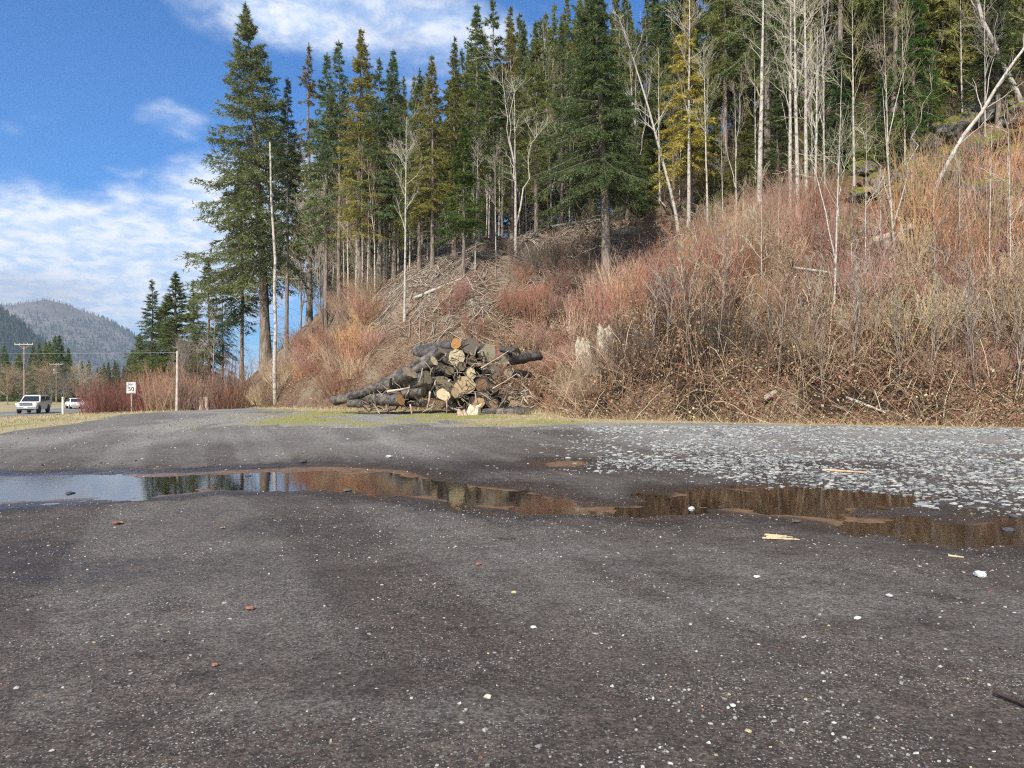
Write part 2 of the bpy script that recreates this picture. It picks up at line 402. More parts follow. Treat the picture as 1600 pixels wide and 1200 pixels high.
def water_material():
    m, g = mat_new('puddle_water'); geo = g.n('ShaderNodeNewGeometry').outputs['Position']
    fr = g.n('ShaderNodeFresnel', i_IOR=1.42)
    n = g.noise(geo, 5.0, 4, .6); bp = g.n('ShaderNodeBump', i_Strength=.06, i_Distance=.02); g.l(n, bp.inputs['Height'])
    g.l(bp.outputs[0], fr.inputs['Normal'])
    gl = g.n('ShaderNodeBsdfGlossy', i_Roughness=.03); g.l(bp.outputs[0], gl.inputs['Normal']); gl.inputs[0].default_value = (.95, .95, .95, 1)
    tr = g.n('ShaderNodeBsdfTransparent'); tr.inputs[0].default_value = (.85, .72, .56, 1)
    mx = g.n('ShaderNodeMixShader'); g.l(fr.outputs[0], mx.inputs[0]); g.l(tr.outputs[0], mx.inputs[1]); g.l(gl.outputs[0], mx.inputs[2])
    o = g.n('ShaderNodeOutputMaterial'); g.l(mx.outputs[0], o.inputs[0]); return m
M['ground'] = ground_material(); M['hill'] = hill_material(); M['stone'] = stone_material(); M['water'] = water_material()
M['asphalt'] = simple('asphalt', (.17, .17, .175), .85, .3, .2, 8)
M['line'] = simple('road_paint', (.7, .55, .12), .7, .3, .1, 6)

# ------------------------------------------------------------------ ground sheet
def axis(lo, hi, fine, step, grow_):
    a = [fine[0]]
    while a[-1] < fine[1]: a.append(a[-1] + step)
    s = step; up = [a[-1]]
    while up[-1] < hi: s = min(s * grow_, max(.22, (up[-1] - fine[1]) * .026)); up.append(up[-1] + max(s, step))
    s = step; dn = [a[0]]
    while dn[-1] > lo: s = min(s * grow_, max(.22, (fine[0] - dn[-1]) * .026)); dn.append(dn[-1] - max(s, step))
    return np.array(dn[::-1][:-1] + a + up[1:])
gx = axis(-4500, 4500, (-11, 12), .055, 1.1); gy = axis(-150, 9000, (2.4, 17), .055, 1.1)
GX, GY = np.meshgrid(gx, gy); gxf, gyf = GX.ravel(), GY.ravel()
GZ = np.concatenate([H(gxf[i:i + 60000], gyf[i:i + 60000]) for i in range(0, len(gxf), 60000)])
GS = toe_s(gxf, gyf); GP = pud_sd(gxf, gyf); GU = np.abs(polydist(gxf, gyf, ROADC, False))
LOT_EDGE = [(-9, -40), (-13, 10), (-14.4, 19), (-15.0, 23), (-15.3, 26), (-15.9, 30), (-17.2, 36), (-20.6, 49), (-24, 58), (-36, 90), (-50, 122)]   # left rim of the gravel
GE = polydist(gxf, gyf, LOT_EDGE, False)      # + = left of the rim
def verge(x, y):
    """1 on grass: left bank, and the strip along the foot of the slope"""
    e = polydist(x, y, LOT_EDGE, False); s = toe_s(x, y)
    wob = (fbm(x, y, .5, 3, 77) - .5) * 1.6
    g1 = sstep(-.1, .9, e + wob)
    wd = np.interp(x, [-22, -12, -7, 0, 3, 8, 17, 40], [1.2, 3.2, 8.5, 6.0, 2.2, 1.4, 1.0, .8])
    g2 = sstep(wd, wd * .4, -s + wob) * (x > -24)
    return np.maximum(g1, g2)
wet = sstep(1.3, .0, GP + (fbm(gxf, gyf, 1.3, 4, 40) - .5) * 1.5)
wet = np.maximum(wet, .5 * sstep(.42, .66, fbm(gxf, gyf, .45, 3, 44)) * sstep(13, 9, gyf) * sstep(4.5, 6.5, gyf) * sstep(0, -3.5, gxf))
wet = np.maximum(wet, .6 * np.exp(-((gyf - 15.6) / 1.6) ** 2) * sstep(-7, -1, gxf) * sstep(12, 6, gxf))
grs = verge(gxf, gyf)
dust = sstep(15, 24, gyf + (fbm(gxf, gyf, .3, 3, 50) - .5) * 6) * (.5 + .5 * sstep(.4, .65, fbm(gxf, gyf * .45, .6, 4, 52))) * sstep(4, -6, gxf)
dust = np.maximum(dust, .22 * sstep(.56, .74, fbm(gxf * .6, gyf, .8, 4, 54)) * sstep(9, 6.5, gyf))
dust = np.maximum(dust, (.15 + .6 * sstep(17, 21, gyf)) * sstep(1.0, 4, gxf) * sstep(14.5, 18, gyf) * (GS < 0))
dust = np.maximum(dust, .9 * sstep(-6.5, -3.5, GS + (fbm(gxf, gyf, .6, 3, 57) - .5) * 5) * sstep(-9, -3, gxf) * (GS < 0))
moss = sstep(.36, .56, fbm(gxf, gyf, .55, 3, 151)) * sstep(-10.5, -8, gxf) * sstep(4, 1, gxf) * sstep(24.5, 27, gyf) * sstep(-.8, -2, GS) * (GS < 0) * sstep(46, 36, gyf)
dust = np.where(moss > .02, 1 + moss, dust); wet = np.where(GS > 0, 0, wet); wet = np.where(GP < .02, 1 + sstep(.02, -.25, GP), wet)
# hillside colours: R dark forest floor plus shade painted in bramble hollows, G moss, B pale slash
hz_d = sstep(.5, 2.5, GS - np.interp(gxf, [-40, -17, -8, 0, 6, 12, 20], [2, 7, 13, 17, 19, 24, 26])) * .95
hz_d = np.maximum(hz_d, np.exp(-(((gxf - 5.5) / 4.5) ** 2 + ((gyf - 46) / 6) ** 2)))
hz_d = np.maximum(hz_d, sstep(.44, .54, fbm(gxf * .8, gyf, .55, 3, 121)) * sstep(-.2, .4, GS) * sstep(6, 3, GS) * (gxf > 2))  # shade of the bramble hollows, painted dark into the soil
hz_m = sstep(.5, .7, fbm(gxf, gyf, .4, 3, 60)) * sstep(14, 22, gxf) * sstep(14, 20, GS)
hz_p = sstep(.30, .55, fbm(gxf, gyf, .25, 3, 62)) * sstep(2, 5, GS) * sstep(4, -1, gxf)
rp_ = gxf + .42 * gyf; ru_ = gyf - .42 * gxf      # faint wheel tracks along the drive
rut = sstep(.50, .68, fbm(rp_ * 1.5, ru_ * .10, 1.0, 3, 171)) * sstep(3, 6, gyf) * (GP > .6) * (GS < -2)
rut2 = sstep(.50, .68, fbm(rp_ * 1.3 + 40, ru_ * .12, 1.0, 3, 173)) * (GP > .3) * (GS < -2)
dust = np.where(dust <= 1, np.minimum(dust + .22 * rut, 1), dust); wet = np.where(wet < .5, np.minimum(wet + .28 * rut2, .5), wet)
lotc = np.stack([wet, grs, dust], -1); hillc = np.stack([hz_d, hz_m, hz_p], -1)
nx, ny = len(gx), len(gy)
idx = np.arange(nx * ny).reshape(ny, nx)
quads = np.stack([idx[:-1, :-1], idx[:-1, 1:], idx[1:, 1:], idx[1:, :-1]], -1).reshape(-1, 4)
fs = GS[quads].mean(1) > .05
def sheet(name, q, cols, mat):
    used, inv = np.unique(q, return_inverse=True)
    b = MB(); b.add(np.stack([gxf[used], gyf[used], GZ[used]], -1), inv.reshape(-1, 4), cols[used]); return b.obj(name, mat, smooth=True)
kind(sheet('gravel_ground', quads[~fs], lotc, M['ground']), 'structure')
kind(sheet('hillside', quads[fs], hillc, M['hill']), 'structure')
# water lies in the hollows
wx = np.arange(-13, 14, .12); wy = np.arange(7, 17, .12); WX, WY = np.meshgrid(wx, wy)
wi = np.arange(WX.size).reshape(WX.shape); wq = np.stack([wi[:-1, :-1], wi[:-1, 1:], wi[1:, 1:], wi[1:, :-1]], -1).reshape(-1, 4)
wsd = pud_sd(WX.ravel(), WY.ravel()); wq = wq[wsd[wq].min(1) < .55]; used, inv = np.unique(wq, return_inverse=True)
b = MB(); b.add(np.stack([WX.ravel()[used], WY.ravel()[used], np.zeros(len(used))], -1), inv.reshape(-1, 4)); kind(b.obj('puddle_water', M['water']), 'structure')
# highway
rc = np.array(ROADC, float); seg = np.concatenate([[0], np.cumsum(np.hypot(*np.diff(rc, axis=0).T))])
ss = np.linspace(0, seg[-1], 160); rx = np.interp(ss, seg, rc[:, 0]); ry = np.interp(ss, seg, rc[:, 1])
kk = np.ones(15) / 15; rxs = np.convolve(np.pad(rx, 7, 'edge'), kk, 'valid'); rys = np.convolve(np.pad(ry, 7, 'edge'), kk, 'valid')
tn = norm(np.stack([np.gradient(rxs), np.gradient(rys)], -1)); nr = np.stack([tn[:, 1], -tn[:, 0]], -1)
rz = np.interp(rys, [0, 60, 110, 300], [-.27, -.77, -.79, -.94])
def strip(off, w, dz):
    a = np.stack([rxs + nr[:, 0] * (off - w), rys + nr[:, 1] * (off - w), rz + dz], -1); c = np.stack([rxs + nr[:, 0] * (off + w), rys + nr[:, 1] * (off + w), rz + dz], -1)
    v = np.concatenate([a, c]); n = len(a); i = np.arange(n - 1); return v, np.stack([i, i + n, i + n + 1, i + 1], -1)
b = MB(); b.add(*strip(0, 4.3, 0)); kind(b.obj('highway_road', M['asphalt']), 'structure')
b = MB(); b.add(*strip(-.15, .06, .005)); b.add(*strip(.15, .06, .005)); b.add(*strip(3.7, .06, .005)); b.add(*strip(-3.7, .06, .005)); kind(b.obj('road_marking', M['line']), 'structure')

# ------------------------------------------------------------------ trees: prototypes
def conifer_parts(seed, h, cb, spread, nb, droop=.18, top_e=50, low_e=-8, lp=6, leaf=.2, tw=.2, r0=None, dead=26, lean=0.0, gap=0.0, sides=7, rag=.55, asym=.22):
    """returns trunk mesh, crown mesh, dead-branch mesh of an evergreen"""
    rng = np.random.default_rng(seed)
    r0 = r0 or h * .0125
    zt = np.linspace(0, 1, 10); wob = np.cumsum(rng.normal(size=(10, 2)) * .012 * h / 10, 0); wob -= wob[0]
    tp = np.stack([wob[:, 0] + lean * h * zt ** 1.3, wob[:, 1], zt * h], -1); tr = r0 * (1.25 - zt * 1.22) ** .9; tr[0] *= 1.45; tp[0, 2] = -1.3
    tb = MB(); tb.add(*tubes(tp, tr, sides))
    t = np.sort(rng.random(nb)) ** .84
    if gap: t = t[(vnoise(t * 9 + seed, t * 0, seed) > gap)]
    nb = len(t)
    zz = h * (cb + (1 - cb) * t * .985)
    shp = np.clip((1 - t), 0, 1) ** .92 * np.clip((t + .22) / .32, 0, 1) ** .6
    L = np.maximum(spread * shp * (1 - rag * rng.random(nb)), .16)
    big = rng.random(nb) > .93; L = np.where(big, L * 1.2, L)
    az = rng.random(nb) * 6.283; L = np.maximum(L * (1 + asym * np.cos(az - 2.0)), .16)
    el = np.radians(low_e + (top_e - low_e) * t ** 1.5 + rng.normal(size=nb) * 8)
    bx = np.interp(zz, tp[:, 2], tp[:, 0]); by = np.interp(zz, tp[:, 2], tp[:, 1])
    def at(i, u):
        r = u * L[i]; dz = np.tan(el[i]) * r - droop * L[i] * u ** 1.6 * 1.3 + .12 * L[i] * u ** 4
        return np.stack([bx[i] + np.cos(az[i]) * r, by[i] + np.sin(az[i]) * r, zz[i] + dz], -1)
    b = MB()
    ii = np.arange(nb); U = np.linspace(0, .97, 5)
    P = np.stack([at(ii, np.full(nb, u)) for u in U], 1)
    b.add(*tubes(P, (np.clip(.011 * L, .012, .05)[:, None] * (1.1 - U)), 3), mi=1)
    cnt = (L / tw).astype(int) * 2 + 3
    i = np.repeat(ii, cnt); n = len(i); u = rng.random(n) ** .75 * .9 + .1; sd = np.where(rng.random(n) < .5, -1., 1.)
    p = at(i, u); q = at(i, np.minimum(u + .05, 1.05)); d = norm(q - p)
    lat = np.stack([-np.sin(az[i]), np.cos(az[i]), np.zeros(n)], -1) * sd[:, None]
    td = norm(d * .75 + lat * .85 + rng.normal(size=(n, 3)) * .18 + np.array([0, 0, -1.]) * (.12 + droop * .8))
    tl = np.minimum((.5 * (1 - u) + .16) * L[i] * .8, 1.15) * (.55 + .6 * rng.random(n))
    tone = (.65 + .7 * rng.random(n)) * (.9 + .25 * np.repeat(rng.random(nb), cnt))
    j = np.repeat(np.arange(n), lp); m = len(j); v = rng.random(m)
    lpz = p[j] + td[j] * (v * tl[j])[:, None] + np.array([0, 0, -1.]) * (v ** 2 * tl[j] * .25)[:, None] + rng.normal(size=(m, 3)) * .03
    ld = td[j] * .9 + rng.normal(size=(m, 3)) * .5
    col = np.stack([tone[j] * (1 + .25 * v), tone[j] * (1 + .12 * v), tone[j] * .95], -1)
    b.add(*leaflets(rng, lpz, ld, leaf * (.7 + .7 * rng.random(m)), leaf * .24 * (.7 + .6 * rng.random(m)), col))
    m = int(60 * h / 10); v = rng.random(m); lz = h * (1.005 - .10 * v)
    b.add(*leaflets(rng, np.stack([np.interp(lz, tp[:, 2], tp[:, 0]), np.interp(lz, tp[:, 2], tp[:, 1]), lz], -1), rng.normal(size=(m, 3)) * .6 + [0, 0, .9], leaf * .6, leaf * .2))
    cm = b.mesh('crown', [M['needle'], M['bark']])
    if dead:
        z = h * cb * (.18 + .85 * rng.random(dead)); a = rng.random(dead) * 6.283; l = .35 * spread * (.4 + rng.random(dead))
        s = np.linspace(0, 1, 5); P = np.stack([np.interp(z, tp[:, 2], tp[:, 0])[:, None] + np.cos(a)[:, None] * l[:, None] * s, np.interp(z, tp[:, 2], tp[:, 1])[:, None] + np.sin(a)[:, None] * l[:, None] * s,
                             z[:, None] + l[:, None] * (.1 * s - .45 * s ** 2)], -1) + rng.normal(size=(dead, 5, 3)) * .04
        Rr = np.clip(.012 * l, .01, .03)[:, None] * (1.1 - s); tb.add(*tubes(P, Rr, 3), mi=1)
        P2, R2 = grow(rng, P, Rr, 4, .3, .95, .3 * spread * .35, .9, -.1, .6, 3); tb.add(*tubes(P2, np.maximum(R2, .006), 3), mi=1)
    return tb.mesh('trunk', [M['bark'], M['bark_pale']], True), cm, h
def bare_parts(seed, h, r0, nb=22, b_from=.35, lean=0.0, twigs=7, fork=0, bl=.2, up=.18, curve=0.0, ang=.75, bark='bark_alder'):
    """leafless alder: trunk mesh, branch mesh"""
    rng = np.random.default_rng(seed); z = np.linspace(0, 1, 12)
    wob = np.cumsum(rng.normal(size=(12, 2)) * .022 * h / 12, 0) * .5; wob -= wob[0]
    P = np.stack([wob[:, 0] + lean * h * (z + curve * z * z), wob[:, 1], z * h], -1); Rr = r0 * (1.06 - z) ** .8; Rr[0] *= 1.25; P[0, 2] = -.7
    PP, RR = P[None], Rr[None]; b = MB(); b.add(*tubes(PP, RR, 7))
    if fork:
        F1, R1 = grow(rng, PP, RR, fork, .12, .5, h * .55, .22, .15, .8, 12, taper=.12); b.add(*tubes(F1, R1, 6))
        PP = np.concatenate([PP, F1]); RR = np.concatenate([RR, R1])
    tm = b.mesh('trunk', M[bark], True)
    b = MB()
    B1, r1 = grow(rng, PP, RR, max(4, nb // len(PP)), b_from, .98, lambda u: h * bl * (1.25 - u), ang, up, .45, 8)
    r1 = np.clip(r1, .012, .06); v, f, c = tubes(B1, r1, 4, np.full((len(B1), 3), 1.15)); b.add(v, f, c, 1)
    B2, r2 = grow(rng, B1, r1, twigs, .15, .98, h * bl * .33, .65, .15, .6, 5); r2 = np.clip(r2, .008, .03)
    tc = np.repeat((.8 + .5 * rng.random(len(B2)))[:, None], 3, 1); v, f, c = tubes(B2, r2, 3, tc); b.add(v, f, c, 1)
    B3, r3 = grow(rng, B2, r2, 3, .2, .98, h * bl * .14, .6, .1, .7, 3); r3 = np.clip(r3, .006, .012)
    tc = np.repeat((.8 + .5 * rng.random(len(B3)))[:, None], 3, 1); v, f, c = tubes(B3, r3, 3, tc); b.add(v, f, c, 1)
    return tm, b.mesh('branches', [M[bark], M['twig']]), h

CON = {
 'grand':   conifer_parts(11, 28, .24, 7.2, 430, .20, 46, -14, 6, .27, .19, .36, 30, asym=.05, lean=.055),
 'slender': conifer_parts(12, 28, .28, 4.3, 270, .22, 45, -14, 5, .30, .22, .22, 40),
 'slim':    conifer_parts(13, 28, .33, 3.8, 230, .27, 40, -16, 5, .30, .22, .19, 40),
 'open':    conifer_parts(23, 28, .36, 4.5, 160, .22, 45, -10, 6, .30, .20, .20, 50, gap=.25, rag=.7),
 'leafy':   conifer_parts(24, 27, .24, 4.0, 290, .30, 40, -18, 5, .28, .21, .21, 30, rag=.7),
 'ragged':  conifer_parts(14, 28, .30, 4.0, 180, .45, 35, -20, 5, .30, .24, .22, 50, gap=.2, rag=.7),
 'thin':    conifer_parts(15, 26, .40, 3.5, 165, .24, 45, -10, 5, .30, .24, .18, 34, gap=.2, rag=.7),
 'dark':    conifer_parts(16, 26, .31, 5.6, 420, .28, 45, -16, 7, .24, .16, .34, 60, lean=-.05, rag=.65),
 'cedar':   conifer_parts(17, 20, .24, 3.3, 260, .40, 35, -14, 7, .24, .18, .2, 20, rag=.7),
 'bushy':   conifer_parts(18, 16, .06, 3.8, 300, .27, 45, -14, 6, .25, .18, .2, 6, rag=.65),
 'young':   conifer_parts(19, 11, .30, 2.0, 160, .25, 40, -15, 7, .18, .14, .10, 20, rag=.65),
 'broad':   conifer_parts(20, 22, .05, 5.0, 300, .22, 48, -10, 5, .36, .24, .3, 0),
 'far':     conifer_parts(21, 20, .05, 4.2, 170, .22, 50, -8, 4, .6, .3, .25, 0, sides=5),
 'back':    conifer_parts(22, 26, .10, 4.6, 260, .28, 45, -16, 5, .34, .23, .22, 20, rag=.65),
}
BARE = {
 'tall':   bare_parts(31, 20, .17, 18, .42, .01, 5),
 'fork':   bare_parts(32, 18, .14, 24, .4, .02, 5, fork=3, ang=.6),
 'slight': bare_parts(33, 14, .085, 16, .35, .03, 5),
 'bush':   bare_parts(34, 10, .10, 60, .12, 0, 9, fork=6, bl=.3, bark='bark_pale'),
 'lean':   bare_parts(35, 16, .13, 12, .4, -.22, 5, curve=.3),
 'sway':   bare_parts(36, 15, .09, 18, .3, .06, 6, fork=2, bl=.30, up=-.12),
 'shoot':  bare_parts(38, 6, .032, 10, .22, .10, 4, fork=2, bl=.22, ang=.5, bark='bark_pale'),
 'wand':   bare_parts(37, 9, .04, 10, .3, .02, 4),
}
GREENS = [(.155, .192, .058), (.125, .165, .062), (.180, .206, .060), (.122, .160, .076), (.195, .200, .066), (.102, .146, .060)]
rnd = random.Random(5)
def vary(c, a=.15): k = 1 + rnd.uniform(-a, a); return (c[0] * k * (1 + rnd.uniform(-.1, .1)), c[1] * k, c[2] * k * (1 + rnd.uniform(-.1, .1)), 1)
def conifer(proto, x, y, h, label, group=None, col=None, rz=None, name='conifer_tree', wide=1.0, z=None, small=False):
    tm, cm, ph = CON[proto]; s = h / ph
    t = thing(name, label, 'tree', (x, y, (Hs(x, y) if z is None else z) - .15), rnd.uniform(0, 6.28) if rz is None else rz, group)
    t.scale = (s * wide, s * wide, s)
    link('trunk', tm, t); c = link('crown', cm, t); c.color = vary(col or rnd.choice(GREENS))
    return t
def bare(proto, x, y, h, label, group=None, col=(.30, .25, .20), rz=None, name='bare_tree', wide=1.0, z=None):
    tm, bm_, ph = BARE[proto]; s = h / ph
    t = thing(name, label, 'tree', (x, y, (Hs(x, y) if z is None else z) - .15), rnd.uniform(0, 6.28) if rz is None else rz, group)
    t.scale = (s * wide, s * wide, s)
    link('trunk', tm, t); c = link('branches', bm_, t); c.color = vary(col, .12)
    return t
def hgt(y, py0, py1): return (py0 - py1) / F * y

# the named conifers (px, py of the foot; py of the top)
def con_px(proto, px, py, top, label, group=None, col=None, rz=None, wide=1.0, dy=0.0, **k):
    x, y, z = ground_at(px, py); 
    if dy: y += dy; x = (px - 800) / F * y; z = Hs(x, y)
    ph = CAM_H + (HZ - top) / F * y - z
    return conifer(proto, x, y, ph, label, group, col, rz, wide=wide, **k)
def bare_px(proto, px, py, top, label, group=None, col=(.30, .25, .20), rz=None, wide=1.0, dy=0.0, **k):
    x, y, z = ground_at(px, py)
    if dy: y += dy; x = (px - 800) / F * y; z = Hs(x, y)
    return bare(proto, x, y, CAM_H + (HZ - top) / F * y - z, label, group, col, rz, wide=wide, **k)

con_px('grand', 416, 565, 2, 'largest dark green fir, full to the left, at the left end of the forest', None, (.135, .172, .070), math.pi, .95)
con_px('slender', 378, 565, 250, 'thin dark trunked fir just left of the largest fir', None, (.045, .075, .03), 2.0)
con_px('slim', 447, 555, 120, 'narrow fir close behind the right side of the largest fir', None, (.06, .088, .036), .3)
con_px('ragged', 482, 505, 68, 'ragged olive hemlock with drooping boughs right of the white snag', None, (.165, .150, .075), 2.2, 1.15)
con_px('dark', 948, 455, -70, 'big dark fir with a bare brown lower trunk in front of the slope forest', None, (.100, .138, .058), .4, 1.0)
con_px('young', 724, 432, 196, 'small bright green fir standing alone on the cleared slope', None, (.085, .125, .035), .7, 1.25)
con_px('cedar', 1078, 352, -10, 'yellow green cedar among white trunks right of the dark fir', None, (.40, .39, .085), .9, 1.15, dy=1.0)
con_px('cedar', 1425, 262, -60, 'vivid green cedar with layered boughs above the mossy rocks', None, (.060, .135, .030), 1.9, 1.2)
con_px('cedar', 1560, 200, -90, 'dark olive conifer above the mossy rocks at the right edge', None, (.07, .095, .035), .2, 1.3)
con_px('bushy', 1310, 290, 60, 'bushy mid green conifer left of the vivid cedar', None, (.055, .10, .034), .2, 1.2, dy=3)
for k, (px, py, top, pr, lab, cl) in enumerate([
    (508, 520, 82, 'slim', 'narrow fir between the ragged hemlock and the tall pointed fir', 1),
    (530, 500, 64, 'thin', 'thin topped conifer just left of the tall pointed fir', 3),
    (562, 478, 42, 'slender', 'tall pointed fir, highest of the middle forest on the left', 4),
    (592, 455, 88, 'open', 'slender fir with bare lower trunk behind the left alders', 3),
    (616, 440, 76, 'slender', 'blue green fir with open pointed top behind the tall white alders', 3),
    (655, 425, 104, 'leafy', 'narrow dark fir near the middle of the forest edge', 1),
    (676, 420, 84, 'slender', 'olive fir second left of the lone bright green fir', 4),
    (710, 402, 55, 'leafy', 'leafy fir rising behind the lone bright green fir', 2),
    (746, 385, 4, 'slender', 'tall dark fir whose top nears the frame right of the lone fir', 1),
    (770, 380, -8, 'open', 'tall fir with long bare trunk left of the pale alder', 0),
    (800, 372, 8, 'thin', 'light trunked conifer behind the pale alder', 4),
    (838, 366, 30, 'slim', 'narrow fir behind the left side of the big dark fir', 0)]):
    con_px(pr, px, py, top, lab, 'firs along the cleared forest edge', GREENS[cl], wide=1.15)

# forest behind the edge: scattered trunks on the plateau and up the slope
rf = np.random.default_rng(77); pts = []
def fill(n, x0, x1, y0, y1, s0, dmin):
    k = 0; tries = 0
    while k < n and tries < 6000:
        tries += 1
        x = rf.uniform(x0, x1); y = rf.uniform(y0, y1); px = 800 + x / y * F
        if px < 425 or px > 1760 or float(toe_s(np.array([x]), np.array([y]))[0]) < s0(px): continue
        if any((x - a) ** 2 + (y - c) ** 2 < dmin ** 2 for a, c in pts): continue
        pts.append((x, y)); k += 1; yield x, y, px
sreq = lambda px: np.interp(px, [420, 500, 600, 800, 1000, 1200, 1600], [6, 11, 17, 22, 25, 29, 33])
for x, y, px in fill(74, -24, 14, 50, 105, sreq, 2.6):
    top = np.interp(px, [420, 520, 600, 700, 800, 900], [150, 130, 125, 100, 40, -20]) + rf.uniform(-15, 70)
    h = min(max(CAM_H + (HZ - top) / F * y - Hs(x, y), 14), 36)
    conifer(['slender', 'open', 'leafy', 'ragged', 'back', 'open', 'thin'][rf.integers(7)], x, y, h, 'conifer crowded in the forest behind the cleared slope edge', 'forest conifers behind the cleared edge', GREENS[rf.integers(6)])
for x, y, px in fill(30, -48, -8, 66, 118, lambda px: np.interp(px, [425, 520, 640], [10, 18, 22]), 2.2):
    if px > 650: continue
    top = np.interp(px, [420, 520, 650], [190, 165, 130]) + rf.uniform(-10, 70)
    conifer(['back', 'leafy', 'bushy', 'back'][rf.integers(4)], x, y, min(max(CAM_H + (HZ - top) / F * y - Hs(x, y), 12), 34), 'full conifer deep in the left forest behind the bare thicket', 'deep conifers of the left forest', GREENS[rf.integers(6)])
for x, y, px in fill(78, 4, 66, 42, 100, sreq, 3.1):
    conifer(['back', 'leafy', 'bushy', 'back', 'ragged', 'cedar', 'open'][rf.integers(7)], x, y, rf.uniform(22, 32) * (.8 if px > 1350 else 1), 'conifer in the dense forest high on the right slope', 'forest conifers on the right slope', GREENS[rf.integers(6)])

for k, (px, py, top) in enumerate(((1120, 335, 170), (1165, 320, 150), (1215, 318, 120), (1270, 312, 150), (1345, 295, 150), (1375, 282, 110), (1455, 258, 90), (1010, 345, 215), (980, 352, 150), (905, 352, 190))):
    con_px('bushy', px, py, top, 'low bushy green conifer rising just above the brush on the right slope', 'low conifers above the brush', GREENS[(0, 2, 5)[k % 3]], wide=1.15, dy=2.5)
# leafless trees
PALE = (.40, .35, .27); GREY = (.28, .24, .20); TAN = (.32, .25, .17); MOSSY = (.26, .25, .11)
bare_px('tall', 545, 490, 255, 'leftmost bare alder at the slope foot right of the hemlock', 'bare alders at the left slope edge', TAN)
for px, py, top in ((556, 486, 262), (566, 478, 240), (574, 470, 290), (586, 462, 270), (538, 492, 300), (520, 498, 285), (508, 505, 310), (600, 440, 300)):
    bare_px(rnd.choice(['tall', 'fork', 'slight']), px, py, top, 'bare alder in the pale thicket left of the tall white alder', 'bare alders at the left slope edge', TAN)
bare_px('tall', 632, 500, 178, 'tall white alder standing lowest on the cleared slope', None, PALE, 1.0, .8)
for px, py, top in ((604, 436, 225), (622, 428, 186), (640, 420, 210), (655, 412, 225), (668, 408, 235), (684, 400, 260)):
    bare_px(rnd.choice(['tall', 'fork']), px, py, top, 'bare pale alder at the forest edge behind the tall white alder', 'bare alders behind the tall white alder', PALE, wide=.8)
for k, (px, py, top) in enumerate(((470, 520, 310), (500, 505, 285), (530, 490, 300), (560, 478, 320), (595, 455, 310))):
    bare_px('bush', px, py, top, 'brown twiggy tree in the thicket behind the left alders', 'twiggy trees behind the left alders', (.30, .26, .20), wide=.75, dy=3 + (k % 3))
for k in range(22):
    px = 600 + k * 14 + rf.uniform(-6, 6); py = np.interp(px, [600, 700, 800, 910], [425, 388, 362, 350]); bare_px(['slight', 'fork', 'slight', 'sway'][k % 4], px, py, py - rf.uniform(110, 260), 'thin grey leafless tree among the conifer trunks of the forest edge', 'thin grey trees of the forest edge', GREY if k % 3 else TAN, wide=.8, dy=rf.uniform(1, 8))
for k in range(16):
    px = 960 + k * 38 + rf.uniform(-15, 15); py = np.interp(px, [960, 1200, 1400, 1600], [350, 325, 290, 240]); bare_px(['slight', 'fork', 'tall', 'sway'][k % 4], px, py, py - rf.uniform(180, 330), 'grey leafless tree among the conifers above the right brush', 'grey leafless trees above the right brush', GREY if k % 2 else MOSSY, wide=.8, dy=rf.uniform(0, 6))
bare_px('slight', 742, 425, 215, 'white trunked alder just right of the lone bright green fir', None, PALE, .5, .9)
bare_px('fork', 806, 400, 132, 'pale many branched alder left of the big dark fir', None, (.40, .36, .25), 2.0, 1.2)
bare_px('slight', 775, 405, 230, 'slight grey alder between the white trunked and the pale alder', None, GREY, 2.0)
bare_px('lean', 1062, 360, 20, 'grey alder leaning left over the dark hollow', None, PALE, .0)
bare_px('tall', 1076, 352, -40, 'white alder in front of the yellow green cedar', None, PALE, 1.2, .9)
bare_px('slight', 1106, 350, 60, 'slim white alder right of the yellow green cedar', None, PALE, 2.2)
bare_px('slight', 1130, 345, 200, 'short bare alder between the cedar and the thick grey trunk', None, GREY, 2.2)
bare_px('tall', 1186, 318, -60, 'thick grey trunk standing alone left of the white trunk cluster', None, GREY, .2, 1.3)
for k, (px, lab) in enumerate(((1234, 'leftmost'), (1247, 'second from left'), (1260, 'third from left'), (1273, 'rightmost'))):
    bare_px('tall', px, 342, (-50, -80, -60, 40)[k], lab + ' white trunk of the close cluster of four', 'white alder cluster', PALE, 1.1 + k * 1.5, 1.0)
bare_px('sway', 1303, 500, 95, 'slender white sapling with arching boughs right of the trunk cluster', None, PALE, .6, .8)
bare_px('wand', 1352, 480, 180, 'thin pale sapling between the arching sapling and the rocks', None, PALE, .6)
bare_px('sway', 1400, 420, 130, 'arching grey sapling in front of the vivid green cedar', None, MOSSY, 2.9, 1.1)
for px, py, top in ((1190, 470, 250), (1215, 440, 270), (1160, 430, 280), (1330, 440, 240), (1378, 470, 260), (1460, 420, 250), (1500, 430, 230), (1545, 470, 190), (1120, 440, 300), (1580, 440, 150)):
    bare_px('wand', px, py, top, 'thin pale sapling rising out of the brush on the right slope', 'saplings in the right slope brush', rnd.choice([PALE, TAN, MOSSY]))
for k in range(26):
    px = 1010 + k * 24 + rnd.uniform(-12, 12); py = rnd.uniform(560, 635) if k > 8 else rnd.uniform(520, 600)
    bare_px('shoot', px, py, py - rnd.uniform(130, 230), 'slender grey brown shoot rising out of the brambles on the lower right bank', 'shoots in the lower right brambles', rnd.choice([GREY, TAN, (.24, .17, .13)]), wide=1.2)
